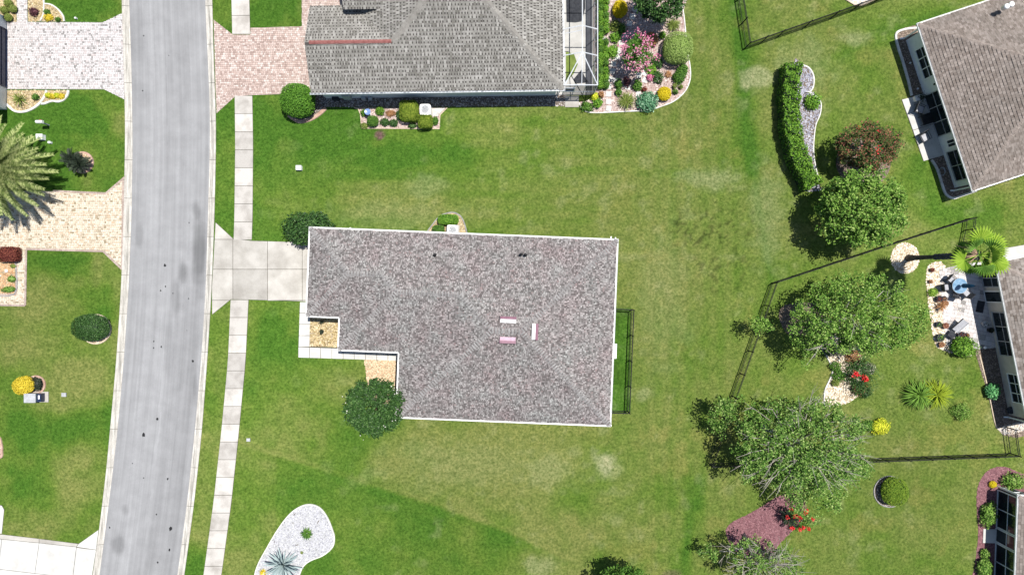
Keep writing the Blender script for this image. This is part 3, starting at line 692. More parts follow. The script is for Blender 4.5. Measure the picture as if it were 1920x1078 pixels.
def ring(px, py, rx, ry, n=16, rot=0.0): return [(px + rx * math.cos(6.28318 * i / n) * math.cos(rot) - ry * math.sin(6.28318 * i / n) * math.sin(rot), py + rx * math.cos(6.28318 * i / n) * math.sin(rot) + ry * math.sin(6.28318 * i / n) * math.cos(rot)) for i in range(n)]
# left side
bed([(-40, -40), (31, -40), (31, 42), (-40, 42)], 'tan gravel bed with four small olive shrubs, top left corner', 'soil_tan', 'gravel_tan', None, 130, .1, False)
bed([(53, -30), (80, -30), (83, 10), (82, 30), (76, 40.5), (53, 41)], 'tan gravel bed with one purple plant beside white paver path', 'soil_tan', 'gravel_tan', 'edging', 130, .1, False, edge_pts=[(78, -30), (83, 5), (82, 28), (76, 40)], closed=False)
bed([(84, 8), (97, 10), (110, 19), (119, 31), (121, 41), (78, 41), (84, 26)], 'curved two-part tan gravel bed with small yellow shrubs', 'soil_tan', 'gravel_tan', 'edging', 130, .1, False, edge_pts=[(84, 8), (97, 10), (110, 19), (119, 31), (121, 41)], closed=False, seed=2)
bed([(13, 170), (88, 170), (85, 180), (76, 193), (62, 204), (45, 210), (28, 209), (15, 202), (12, 190)], 'tan gravel bed with a spiky palm by the white driveway', 'soil_tan', 'gravel_tan', 'edging', 130, .1, False, edge_pts=[(13, 196), (28, 208.5), (45, 210), (62, 204), (76, 193), (85, 180), (88, 170)], closed=False, seed=4, ew=.2)
bed([(88.5, 170), (128, 170), (127, 178), (120, 188), (110, 191), (98, 190), (84, 195), (78, 193), (86, 181)], 'tan gravel bed with a row of yellow-green plants', 'soil_tan', 'gravel_tan', 'edging', 130, .1, False, edge_pts=[(78, 195), (84, 194.5), (98, 190), (110, 191), (120, 187), (127, 178), (128.5, 170)], closed=False, seed=5, ew=.2)
bed(ring(155, 305, 19, 18.5), 'small round bed edged in pink brick with a dark palm', 'soil_tan', 'mulch_tan', 'edging_pink', 130, .1, True, .2)
bed([(-40, 492), (29, 490), (27.5, 551), (-40, 551)], 'orange mulch bed with white stones on the left edge', 'soil_tan', 'mulch_orange', 'edging_dark', 160, .1, False, edge_pts=[(29.5, 490), (28, 551), (-40, 551)], closed=False, ew=.1)
bed(ring(180, 617, 28, 27), 'round tan bed under the dark oval shrub', 'soil_tan', 'gravel_cream', 'edging_tan', 130, .09, True, .13)
bed(ring(68, 721, 16.5, 16), 'round brick-edged bed behind the gold shrub', 'soil', 'mulch_brown', 'edging_pink', 130, .09, True, .16)
bed([(-40, 815), (-4, 818), (3, 832), (4, 845), (0, 858), (-40, 862)], 'pink-edged bed cut off by the left edge', 'soil_pink', 'gravel_pink', 'edging_pink', 100, .1, True, .18)
# the house at the top
o9 = bed([(536, 190), (537, 208), (545, 221), (560, 228), (580, 225), (598, 215), (610, 203), (616, 190), (600, 176)], 'dark mulch bed with pink kerbing under the round shrub', 'soil', 'gravel_dark', None, 130, .08, True)
mb = MB(); mb.ribbon(wp(smooth([(541, 216), (560, 228), (580, 225), (598, 215), (611, 203)], 5, False)), .32, 0, .09); mb.build('edging', M['edging_pink'], o9)
bed([(600, 180), (1062, 178), (1062, 199.5), (605, 201)], 'narrow dark gravel strip along the wall of the top house', 'soil', 'gravel_dark', None, 150, .1, False)
bed([(664, 202), (672, 205), (676, 215), (678, 241), (824, 242), (825, 216), (839, 202)], 'rectangular bark bed with shrubs by the air conditioner of the top house', 'soil_pink', 'gravel_pink', 'edging_tan', 130, .1, False, .09, .07, [(664, 202), (672, 205), (676, 215), (678, 241), (824, 242), (825, 216), (839, 202)], False, esm=False)
bed([(1118, -60), (1290, -60), (1282, 20), (1283, 50), (1290, 100), (1294, 130), (1293, 152), (1284, 172), (1264, 190), (1240, 200), (1215, 207), (1165, 210), (1120, 212), (1100, 210), (1090, 203), (1086, 192), (1110, 186), (1117, 160)], 'large pink gravel garden bed with shrubs beside the screened patio', 'soil_pink', 'gravel_pink', 'edging', 110, .1, True, .1, .08, [(1276, 0), (1282, 30), (1288, 90), (1294, 130), (1293, 152), (1284, 172), (1264, 190), (1240, 200), (1215, 207), (1165, 210), (1120, 212), (1100, 210), (1090, 203), (1086, 193)], False)
# centre house
bed([(800, 437), (812, 420), (824, 406), (838, 400), (852, 399), (864, 406), (871, 420), (876, 440), (876, 450), (800, 450)], 'tan gravel bed with clipped shrubs and air conditioner behind the centre house', 'soil_tan', 'gravel_tan', 'edging_dark', 120, .1, True, .1)
bed([(581, 593), (640, 595), (640, 651), (581, 649)], 'square of yellow gravel in the front corner of the centre house', 'soil_tan', 'gravel_tan', None, 170, .11, False)
bed([(683, 674), (770, 677), (770, 760), (700, 760), (688, 710)], 'tan bark bed under the dark front yard tree', 'soil_tan', 'mulch_tan', None, 150, .12, False)
kb = [(478, 1085), (484, 1058), (500, 1028), (520, 994), (540, 967), (558, 952), (578, 945), (598, 950), (612, 966), (622, 988), (627, 1006), (624, 1024), (606, 1040), (582, 1050), (568, 1062), (560, 1080), (545, 1105), (515, 1118), (488, 1108)]
bed(kb, 'kidney-shaped white gravel bed with white edging and a blue agave', 'soil_pale', 'gravel_white', 'edging', 130, .09, True, .11, .1)
# right side
bed([(1490, 112), (1502, 122), (1516, 128), (1524, 142), (1525, 160), (1519, 172), (1508, 176), (1490, 178)], 'half-round bed of blue-grey gravel beside the tall hedge', 'soil', 'gravel_grey', 'edging', 150, .1, True, .13, .09, [(1502, 122), (1516, 128), (1524.5, 142), (1525, 160), (1519, 172), (1508, 175)], False)
bed([(1490, 172), (1520, 172), (1536, 185), (1539, 202), (1536, 218), (1528, 240), (1525, 290), (1535, 345), (1545, 355), (1500, 350), (1480, 250)], 'pale gravel strip running along the tall hedge', 'soil', 'gravel_grey', 'edging', 150, .1, True, .1, .09, [(1508, 175), (1520, 176), (1536, 187), (1539, 202), (1536, 218), (1528, 240), (1525, 290), (1535, 340)], False)
bed(ring(1697, 484, 27, 29), 'round cream gravel bed at the foot of the tall fan palm', 'soil_tan', 'gravel_cream', None, 150, .1)
bed([(1572, 285), (1600, 262), (1640, 262), (1668, 290), (1665, 325), (1640, 350), (1600, 350), (1570, 320)], 'tan bark bed under the red-tipped crape myrtle', 'soil', 'mulch_brown', None, 110, .1)
bed([(1540, 650), (1550, 668), (1558, 685), (1560, 700), (1553, 716), (1546, 733), (1545, 760), (1580, 758), (1604, 746), (1614, 735), (1616, 700), (1612, 660), (1600, 635), (1560, 630)], 'cream gravel bed with red flowers between the two big trees', 'soil_tan', 'gravel_cream', 'edging', 130, .1, True, .13, .09, [(1540, 650), (1550, 668), (1558, 685), (1560, 700), (1553, 716), (1546, 733), (1545, 760)], False)
bed([(1362, 1002), (1362, 990), (1375, 977), (1400, 965), (1430, 948), (1455, 932), (1480, 924), (1500, 930), (1512, 950), (1505, 975), (1480, 1000), (1462, 1018), (1445, 1040), (1400, 1045), (1372, 1025)], 'purple mulch bed with red flowers below the grey-branched tree', 'soil_purple', 'mulch_purple', None, 150, .1)
bed([(1822, 1130), (1828, 1060), (1834, 1000), (1831, 950), (1833, 915), (1844, 890), (1862, 877), (1885, 875), (1905, 883), (1940, 895), (2000, 900), (2000, 1130)], 'purple mulch bed round the screened porch at bottom right', 'soil_purple', 'mulch_purple', None, 150, .1)
bed([(1776, 505), (1790, 512), (1798, 540), (1806, 575), (1818, 620), (1824, 660), (1812, 668), (1765, 655), (1752, 640), (1743, 590), (1737, 535), (1738, 505), (1750, 492), (1765, 492)], 'cream stone border round the paved patio', 'soil_tan', 'gravel_cream', None, 130, .11)
bed(ring(1667, 921, 29, 29), 'dark round bed with a ball-shaped shrub', 'soil', 'gravel_dark', 'edging_dark', 120, .08, True, .07)
o = bed([(1680, 62), (1700, 52), (1730, 45), (1800, 330), (1830, 360), (1800, 368), (1785, 371), (1773, 364), (1766, 345), (1760, 325), (1752, 305), (1735, 290), (1708, 180), (1700, 150), (1690, 110), (1680, 80)], 'dark mulch bed along the wall of the brown-roofed house', 'soil', 'mulch_brown', 'edging', 120, .09, False, .2, .1, [(1720, 53), (1695, 56), (1680, 64), (1682, 84), (1692, 115), (1702, 150), (1709, 180)], False)
mb = MB(); mb.ribbon(wp(smooth([(1746, 300), (1754, 312), (1760, 326), (1766, 346), (1773, 364), (1786, 372), (1800, 368), (1830, 358)], 5, False)), .2, 0, .1); mb.build('edging', M['edging'], o)
bed([(1828, 660), (1838, 650), (1880, 650), (1930, 800), (1935, 815), (1905, 820), (1880, 815), (1870, 802), (1862, 780), (1850, 730)], 'brown mulch bed along the wall of the middle right house', 'soil', 'mulch_brown', 'edging_tan', 140, .09, False, .1, .08, [(1836, 665), (1850, 722), (1863, 785), (1869, 803)], False)
bed([(1868, 802), (1900, 793), (1945, 785), (1945, 800), (1915, 808), (1895, 815), (1880, 814)], 'small pale curved bed at the corner of the middle right house', 'soil_pale', 'gravel_cream', None, 130, .09, False, z=.03)
bed([(1575, -40), (1585, 0), (1605, 12), (1620, 10), (1655, -8), (1680, -40)], 'pale edged bed at the top edge behind the fence', 'soil_pale', 'gravel_cream', 'edging_tan', 130, .1, False, .12)
bed([(1460, 590), (1480, 570), (1540, 575), (1560, 640), (1530, 650), (1480, 630)], 'dark mulch under the leafy tree', 'soil', 'mulch_brown', None, 60, .1)
# stepping stones of the garden path
sp = MB(); sp.prism(wp([(1139, 60), (1143, 60), (1143, 64), (1139, 64)]), .0, .022, bottom=False)
spo = sp.build('stepping_stone_path', M['soil_pink'], loc=(0, 0, 0)); tag(spo, 'white square stepping stones through the pink gravel garden', None, None, 'structure')
for i, (x, y) in enumerate(((1170, 68), (1165, 82), (1160, 96), (1157, 108), (1150, 121), (1148, 134), (1144, 149), (1141, 163), (1141, 177), (1141, 191), (1141, 204), (1198, 142), (1209, 138), (1154, 152), (1177, 164), (1197, 177), (1209, 151), (1190, 18), (1185, 32), (1180, 45))):
    p = g(x, y); a = random.uniform(-.35, .35); h = .22; c, s = math.cos(a), math.sin(a)
    q = [(p.x + c * u * h - s * v * h, p.y + s * u * h + c * v * h) for u, v in ((-1, -1), (1, -1), (1, 1), (-1, 1))]
    mb = MB(); mb.bevel_prism(q, .01, .075, .012); mb.build('stone', M['walk_pale'], spo)
# patios
pt = [(1690, 187.5), (1707.5, 183), (1730, 176), (1775, 290), (1731, 303)]
root = pavement('patio', pt, 'white concrete patio of the brown-roofed house', .028)
slab(root, [(1690, 187.5), (1707.5, 183), (1730, 176), (1752, 232), (1711, 245)], 'walk_pale', .06); slab(root, [(1711, 245), (1752, 232), (1775, 290), (1731, 303)], 'walk_pale', .06)
pt = [(1760, 505), (1808, 495), (1848, 490), (1880, 650), (1834, 655), (1800, 655), (1775, 652), (1768, 600)]
root = pavement('patio', pt, 'white paver patio of the middle right house', .034); pavers(root, pt, 'paver_white', .3, .38, .06, -.2, 8)
ls = [(1059, 180), (1085.5, 180), (1085.5, 202), (1059, 202)]
root = pavement('landing', ls, 'pale concrete landing outside the screened patio door', .03); slab(root, ls, 'concrete', .07)
ls = [(1842.5, 990), (1875, 991), (1875, 1018), (1841.5, 1017)]
root = pavement('landing', ls, 'white concrete landing by the porch at bottom right', .034); slab(root, ls, 'walk_pale', .08)
ls = [(1880, 466), (1960, 452), (1960, 480), (1880, 500)]
root = pavement('footpath', ls, 'cream footpath beside the middle right house', .016); slab(root, ls, 'walk_pale', .05)
acp = [(806, 203), (836, 203), (824, 215), (822, 219), (806, 219)]
root = pavement('air_conditioner_pad', acp, 'white gravel and concrete pad beside the air conditioner', .03); slab(root, acp, 'walk_pale', .05)

# ------------------------------------------------------------------ houses
def newell(P):
    n = Vector((0, 0, 0))
    for i in range(len(P)):
        a, b = P[i], P[(i + 1) % len(P)]
        n += Vector(((a.y - b.y) * (a.z + b.z), (a.z - b.z) * (a.x + b.x), (a.x - b.x) * (a.y + b.y)))
    n.normalize(); return n if n.z > 0 else -n
def shingles(mb, P, course, tab, lift, seed, m=0, ragged=.35, gap=.012, notch=False):
    """courses of overlapping tabs laid on one roof plane, clipped to its outline"""
    r = random.Random(seed); n = newell(P); U = Vector((0, 0, 1)).cross(n); U.normalize(); Vd = n.cross(U)
    O = P[0]; Q = [((p - O).dot(U), (p - O).dot(Vd)) for p in P]
    b = min(q[1] for q in Q); bm = max(q[1] for q in Q)
    def spans(v):
        xs_ = []
        for i in range(len(Q)):
            a, c = Q[i], Q[(i + 1) % len(Q)]
            if (a[1] > v) != (c[1] > v): xs_.append(a[0] + (c[0] - a[0]) * (v - a[1]) / (c[1] - a[1]))
        xs_.sort(); return list(zip(xs_[::2], xs_[1::2]))
    while b < bm - .02:
        b1 = min(b + course, bm); s0 = spans(b + .004); s1 = spans(b1 - .004); sm_ = spans((b + b1) / 2)
        for k, (a0, a1) in enumerate(sm_):
            l0, r0 = s0[k] if len(s0) == len(sm_) else (a0, a1); l1, r1 = s1[k] if len(s1) == len(sm_) else (a0, a1)
            lo, hi = min(l0, l1), max(r0, r1); a = lo - r.uniform(0, tab)
            if notch:
                bb = b + course * .5; fr = .5; e0, e1 = l0 + (l1 - l0) * fr, r0 + (r1 - r0) * fr; c0 = e0
                while c0 < e1 - .01:
                    c1 = min(c0 + r.uniform(.5, 1.1), e1); mb.add([O + U * c0 + Vd * bb + n * .012, O + U * c1 + Vd * bb + n * .012, O + U * c1 + Vd * b1 + n * .006, O + U * c0 + Vd * b1 + n * .006], [(0, 1, 2, 3)], m); c0 = c1
            while a < hi:
                w = tab * r.uniform(1 - ragged, 1 + ragged); e = a + w - gap
                q = [max(a, l0), min(e, r0), min(e, r1), max(a, l1)]
                if q[1] - q[0] > .005 or q[2] - q[3] > .005:
                    if q[1] < q[0]: q[1] = q[0] = (q[0] + q[1]) / 2
                    if q[2] < q[3]: q[2] = q[3] = (q[2] + q[3]) / 2
                    h = lift * r.uniform(.4, 1.35)
                    A, B = O + U * q[0] + Vd * (b - .015), O + U * q[1] + Vd * (b - .015)
                    Cc, D = O + U * q[2] + Vd * b1, O + U * q[3] + Vd * b1
                    up = n * h; t2 = n * .004
                    mb.add([A + up, B + up, Cc + t2, D + t2, A, B], [(0, 1, 2, 3), (4, 5, 1, 0)], m)
                a += w
        b = b1
def caps(mb, a, b, w, step, lift, frac=1.12, n2=None, seed=0):
    """overlapping cap pieces along a hip or ridge"""
    r = random.Random(seed); d = (b - a); L = d.length; d.normalize(); side = d.cross(Vector((0, 0, 1))); side.normalize(); n = max(1, int(L / step))
    for i in range(n):
        p = a + d * (L * i / n); q = a + d * (L * (i + frac) / n); h = lift * r.uniform(.7, 1.3)
        drop = Vector((0, 0, -w * .42 * max(.15, 1 - abs(d.z)))) * .55
        vs = [p + Vector((0, 0, h + .03)), q + Vector((0, 0, .025)), p + side * w / 2 + drop + Vector((0, 0, h + .01)), q + side * w / 2 + drop + Vector((0, 0, .01)),
              p - side * w / 2 + drop + Vector((0, 0, h + .01)), q - side * w / 2 + drop + Vector((0, 0, .01)), p + Vector((0, 0, -.02)), p + side * w / 2 + drop - Vector((0, 0, .03)), p - side * w / 2 + drop - Vector((0, 0, .03))]
        mb.add(vs, [(0, 2, 3, 1), (0, 1, 5, 4), (0, 6, 7, 2), (0, 4, 8, 6)])
class Frame:
    """house-local u, v (metres) to world"""
    def __init__(s, ox, oy, u, v): s.o = Vector((ox, oy, 0)); s.u = Vector((u[0], u[1], 0)); s.v = Vector((v[0], v[1], 0))
    def __call__(s, u, v, z=0.0): return s.o + s.u * u + s.v * v + Vector((0, 0, z))
def roof(house, F, faces, capl, eave, mats, course, tab, lift, overhang_poly, gutter=True, capw=.3, capstep=.17, caplift=.03, gut_mat='white', ragged=.35, gutter_poly=None, gap=.012, notch=False, frac=1.12):
    base = MB()
    for f in faces:
        base.add([F(*p) - Vector((0, 0, .012)) for p in f], [tuple(range(len(f)))])
    ep = [F(u, v) for u, v in overhang_poly]
    base.prism([(p.x, p.y) for p in ep], eave - .14, eave - .03, 1)
    ro = base.build('roof', [M['roof_under'], M['soffit']], house)
    mb = MB()
    for i, f in enumerate(faces): shingles(mb, [F(*p) for p in f], course, tab, lift, i + 3, ragged=ragged, gap=gap, notch=notch)
    o = mb.build('shingle_courses', M[mats[0]], ro); tag(o, kind='stuff')
    for i, (a, b) in enumerate(capl):
        mb = MB(); caps(mb, F(*a), F(*b), capw, capstep, caplift, frac, seed=i); o = mb.build('hip_cap_row', M[mats[1]], ro); tag(o, kind='stuff')
    if gutter:
        gp = gutter_poly or overhang_poly
        n = len(gp); closed = gutter_poly is None
        for i in range(n if closed else n - 1):
            a, b = F(*gp[i]), F(*gp[(i + 1) % n]); d = (b - a); L = d.length
            if L < .3: continue
            d.normalize(); nn = Vector((d.y, -d.x, 0))
            if area2([(F(*p).x, F(*p).y) for p in overhang_poly]) < 0: nn = -nn
            a_ = math.atan2(d.y, d.x); mid = (a + b) / 2 + nn * .055
            mb = MB(); zt = eave - .005
            for off, wdt, z0, z1 in ((.115, .022, zt - .12, zt), (.06, .13, zt - .13, zt - .11), (.012, .024, zt - .13, zt + .0)):
                c = (a + b) / 2 + nn * off; mb.box((c.x, c.y, (z0 + z1) / 2), (L + .22, wdt, z1 - z0), a_)
            mb.build('gutter', M[gut_mat], house)
    return ro
def downspout(house, p, eave, mat='white', out=(0, 0)):
    mb = MB(); mb.box((p.x, p.y, eave / 2 - .06), (.09, .09, eave - .12)); mb.box((p.x + out[0] * .12, p.y + out[1] * .12, .09), (.1 + abs(out[0]) * .25, .1 + abs(out[1]) * .25, .1)); return mb.build('downspout', M[mat], house)
def walls(house, F, poly, h, mat='stucco'):
    mb = MB(); mb.prism([(F(u, v).x, F(u, v).y) for u, v in poly], -.05, h); return mb.build('wall', M[mat], house)
def opening(house, a, d, nrm, s0, s1, z0, z1, cols=1, rows=1, name='window', frame='white', pane='glass', fw=.07):
    """a framed opening set on a wall face: a = wall start, d = along, nrm = outward"""
    mb = MB(); rz = math.atan2(d.y, d.x); L = s1 - s0; cm = a + d * ((s0 + s1) / 2) + nrm * .035
    for z_, hh in ((z0 + fw / 2, fw), (z1 - fw / 2, fw)): mb.box((cm.x, cm.y, z_), (L, .11, hh), rz)
    for s_ in (s0 + fw / 2, s1 - fw / 2):
        q = a + d * s_ + nrm * .035; mb.box((q.x, q.y, (z0 + z1) / 2), (fw, .108, z1 - z0 - 2 * fw), rz)
    for k in range(1, cols):
        q = a + d * (s0 + L * k / cols) + nrm * .033; mb.box((q.x, q.y, (z0 + z1) / 2), (fw * .8, .1, z1 - z0 - 2 * fw), rz)
    for k in range(1, rows):
        mb.box((cm.x, cm.y, z0 + (z1 - z0) * k / rows), (L - 2 * fw, .06, fw * .5), rz)
    w = mb.build(name, M[frame], house)
    for k in range(cols):
        q = a + d * (s0 + L * (k + .5) / cols) + nrm * .012
        pb = MB(); pb.box((q.x, q.y, (z0 + z1) / 2), (L / cols - fw * .7, .024, z1 - z0 - fw * 1.2), rz); pb.build('pane', M[pane], w)
    return w
def vent_pipe(house, p, r=.05, h=.28, mat='black'):
    mb = MB(); mb.lathe((p.x, p.y, p.z), [(r * 2.2, -.1), (r * 2, .03), (r, .06), (r, h), (r * .7, h)], 8); return mb.build('vent_pipe', M[mat], house, True)

# ---- centre house
E = 2.6; SL = .42; th = math.radians(2.29)
nw = g(582, 428, E)
F = Frame(nw.x, nw.y, (math.cos(th), -math.sin(th)), (-math.sin(th), -math.cos(th)))
house = thing('house', F(12, 7), 'low house with mottled grey and plum shingle hip roof, centre of picture', 'house')
Um, Uw, Ug, Ue = 7.3, 2.58, 0.0, 23.83; Vg, Vm, Vs = 6.78, 9.3, 14.34
def zz(d): return E + SL * d
hm = Vs / 2; hd = Vm / 2; hg = Vg / 2
A0 = (Ug, 0, E); A1 = (Ue, 0, E); A2 = (Ue, Vs, E); A3 = (Um, Vs, E); A4 = (Um, Vm, E); A5 = (Uw, Vm, E); A6 = (Uw, Vg, E); A7 = (Ug, Vg, E)
R1 = (Um + hm, hm, zz(hm)); R2 = (Ue - hm, hm, zz(hm)); R3 = (Uw + hd, hd, zz(hd)); R4 = (Um + hd, hd, zz(hd)); R5 = (hg, hg, zz(hg)); R6 = (Uw + hg, hg, zz(hg))
faces = [[A0, A1, R2, R1, R4, R3, R6, R5], [A1, A2, R2], [A2, A3, R1, R2], [A3, A4, R4, R1], [A4, A5, R3, R4], [A5, A6, R6, R3], [A6, A7, R5, R6], [A7, A0, R5]]
over = [(p[0], p[1]) for p in (A0, A1, A2, A3, A4, A5, A6, A7)]
ro = roof(house, F, faces, [(A1, R2), (A2, R2), (R1, R2), (A3, R1), (R4, R1), (R3, R4), (A5, R3), (R6, R3), (R5, R6), (A7, R5), (A0, R5)], E, ('shingle_main', 'cap_main'), .125, .105, .022, over, capw=.42, capstep=.22, caplift=.05, ragged=.7, frac=.58, gap=.02)
walls(house, F, [(.55, .45), (Ue - .45, .45), (Ue - .45, Vs - .45), (Um + .45, Vs - .45), (Um + .45, Vm - .45), (Uw + .45, Vm - .45), (Uw + .45, Vg - .45), (.55, Vg - .45)], E - .14)
du, dv = F.u, F.v
opening(house, F(.55, .6), dv, -du, .6, 5.3, 0, 2.15, 1, 4, 'garage_door', 'white', 'white')
opening(house, F(Um + .45, Vm - .2), dv, -du, 1.2, 3.6, .8, 2.1, 2, 2)
opening(house, F(Uw + .6, Vm - .45), du, dv, 2.6, 3.7, 0, 2.1, 1, 1, 'door', 'white', 'navy')
for s_ in (2.0, 7.0, 12.0): opening(house, F(Um + .6, Vs - .45), du, dv, s_, s_ + 1.6, .8, 2.1, 2, 2)
for s_ in (3.0, 10.0, 15.0): opening(house, F(1.0, .45), du, -dv, s_, s_ + 1.2, .9, 2.1, 2, 2)
opening(house, F(Ue - .45, .6), dv, du, 7.0, 9.6, 0, 2.15, 2, 1, 'sliding_door'); opening(house, F(Ue - .45, .6), dv, du, 2.0, 4.2, .8, 2.1, 2, 2)
# off-ridge vents: a low hood on the slope with a light front
def hood(px, py, z, along, L, face, body='white'):
    p = g(px, py, z); d = along.normalized(); n = face.normalized(); mb = MB()
    def pt(a, b, c): return p + d * a + n * b + Vector((0, 0, c))
    h = L / 2
    vs = [pt(-h, -.16, .05), pt(h, -.16, .05), pt(h, .2, .0), pt(-h, .2, .0), pt(-h, .17, -.3), pt(h, .17, -.3), pt(-h, -.16, -.08), pt(h, -.16, -.08)]
    mb.add(vs, [(0, 1, 2, 3), (3, 2, 5, 4), (1, 7, 5, 2), (0, 3, 4, 6), (0, 6, 7, 1)])
    o = mb.build('ridge_vent', M[body], house)
    m2 = MB(); m2.add([pt(-h - .02, -.26, .08), pt(h + .02, -.26, .08), pt(h + .02, -.06, .068), pt(-h - .02, -.06, .068), pt(-h - .02, -.26, -.2), pt(h + .02, -.26, -.2)], [(0, 1, 2, 3), (0, 4, 5, 1)])
    m2.build('flashing', M['vent_pink'], o)
hood(953, 600, 5.5, du, 1.15, dv * 1); hood(952, 637, 5.5, du, 1.15, -dv, 'vent_rose'); hood(1002.5, 622, 5.5, dv, 1.15, -du)
for (x, y, z) in ((977, 477, 3.6), (985, 478, 3.6), (815, 478, 3.55)): vent_pipe(ro, g(x, y, z), .06, .25)
for u_, v_, o_ in ((2.5, .42, (0, 1)), (Ue - .1, .3, (0, 1)), (Ue + .13, Vs + .05, (1, -1))): downspout(house, F(u_, v_ - (.5 if v_ < 1 else 0)), E, 'white', o_)
mb = MB(); p = F(Ue + .12, 8.6); mb.box((p.x, p.y, 2.38), (.45, 1.15, .12), -th); mb.build('light_box', M['white'], house)

# ---- house at the top
E = 2.7; SL = .45
sw = g(583, 174.5, E); se = g(1056.5, 168, E); u = (se - sw); u.z = 0; Lh = u.length; u.normalize(); v = Vector((-u.y, u.x, 0))
F = Frame(sw.x, sw.y, (u.x, u.y), (v.x, v.y))
house = thing('house', F(10, 8), 'house with weathered grey shingle roof and red ridge vent at the top edge', 'house')
D = 17.0; gw = 6.72; gr = gw / 2; mw = 3.3; hh = (Lh - mw) / 2; hh = min(hh, D / 2)
B0 = (0, 0, E); B1 = (Lh, 0, E); B2 = (Lh, D, E); B3 = (mw, D, E); B4 = (mw, gw, E); B5 = (0, gw, E); Gw = (0, gr, zz(gr)); Gj = (mw + gr, gr, zz(gr))
Hh = (Lh - mw) / 2; ridge_a = (mw + Hh, Hh, zz(Hh)); ridge_b = (Lh - Hh, D - Hh, zz(Hh))
faces = [[B0, B1, ridge_a, Gj, Gw], [B1, B2, ridge_b, ridge_a], [B2, B3, ridge_b], [B3, B4, Gj, ridge_a, ridge_b], [B4, B5, Gw, Gj]]
over = [(p[0], p[1]) for p in (B0, B1, B2, B3, B4, B5)]
ro = roof(house, F, faces, [(B1, ridge_a), (Gj, ridge_a), (B2, ridge_b), (B3, ridge_b)], E, ('shingle_grey', 'cap_grey'), .29, .25, .05, over, gutter_poly=[(0, 0), (Lh, 0), (Lh, D)], capw=.5, capstep=.25, caplift=.02, ragged=.3, gap=.1, notch=True, gut_mat='alu')
mb = MB(); a, b = F(.35, gr, zz(gr)), F(mw + gr - .1, gr, zz(gr))
d = (b - a).normalized(); s_ = Vector((-d.y, d.x, 0)) * .13
mb.add([a + s_ + Vector((0, 0, .0)), b + s_, b + Vector((0, 0, .1)), a + Vector((0, 0, .1)), a - s_, b - s_, a + s_ * 1.1 - Vector((0, 0, .09)), b + s_ * 1.1 - Vector((0, 0, .09)), a - s_ * 1.1 - Vector((0, 0, .09)), b - s_ * 1.1 - Vector((0, 0, .09))], [(0, 1, 2, 3), (3, 2, 5, 4), (6, 7, 1, 0), (4, 5, 9, 8)])
o = mb.build('ridge_vent', M['vent_red'], ro); o['label'] = 'long dull red ridge vent'
# raised entry gable
eg = [(2.85, 6.0, 3.75), (9.2, 6.0, 3.75), (9.2, 9.3, 5.3), (2.85, 9.3, 5.3)]; eg2 = [(9.2, 12.6, 3.75), (2.85, 12.6, 3.75), (2.85, 9.3, 5.3), (9.2, 9.3, 5.3)]
mb = MB(); mb.add([F(*p) for p in (eg[0], eg[1], eg[2], eg[3])], [(0, 1, 2, 3)]); mb.add([F(*p) for p in eg2], [(0, 1, 2, 3)])
mb.prism([(F(a, b).x, F(a, b).y) for a, b in ((3.3, 6.5), (8.8, 6.5), (8.8, 12.1), (3.3, 12.1))], 2.4, 3.7, 1)
mb.add([F(3.3, 6.2, 3.7), F(3.3, 12.4, 3.7), F(3.3, 9.3, 5.2)], [(0, 1, 2)], 1)
eo = mb.build('entry_gable', [M['roof_under'], M['stucco']], house)
mb = MB(); shingles(mb, [F(*p) for p in eg], .29, .25, .05, 40, ragged=.3, gap=.1, notch=True); shingles(mb, [F(*p) for p in eg2], .29, .25, .05, 41, ragged=.3, gap=.1, notch=True)
tag(mb.build('shingle_courses', M['shingle_grey'], eo), kind='stuff')
walls(house, F, [(.45, .3), (Lh - .45, .3), (Lh - .45, D - .45), (mw + .45, D - .45), (mw + .45, gw - .45), (.45, gw - .45)], E - .14)
mb = MB(); mb.add([F(.45, .42, E - .14), F(.45, gw - .42, E - .14), F(.45, gr, zz(gr) - .15), F(.5, .42, E - .14), F(.5, gw - .42, E - .14), F(.5, gr, zz(gr) - .15)], [(0, 1, 2), (5, 4, 3), (0, 2, 5, 3), (1, 4, 5, 2)]); mb.build('gable_wall', M['stucco'], house)
ws = F(.45, .3)
for s0 in (14.95, 17.75): opening(house, ws, F.u, -F.v, s0, s0 + 2.35, 1.35, 2.15, 2, 1)
opening(house, F(.45, gw - .6), -F.v, -F.u, .5, 5.4, 0, 2.2, 1, 4, 'garage_door', 'white', 'white')
mb = MB(); p = F(2.35, .22); mb.box((p.x, p.y, .95), (.62, .36, 1.0)); mb.build('meter_box', M['grey_metal'], house)
mb = MB(); p = F(1.3, .3); mb.box((p.x, p.y, .3), (.5, .45, .55)); mb.build('hose_box', M['darkgrey'], house)
mb = MB(); p = F(3.6, .15); mb.box((p.x, p.y, .35), (.34, .25, .5)); p = F(4.1, .15); mb.box((p.x, p.y, .3), (.3, .22, .42)); mb.build('utility_boxes', M['grey_metal'], house)
mb = MB(); p = F(5.0, .36); mb.lathe((p.x, p.y, 1.9), [(.07, 0), (.1, .1), (.06, .2)], 8); mb.build('wall_lamp', M['white'], house)
downspout(house, F(Lh - .35, .3), E, 'grey_metal', (0, -1))
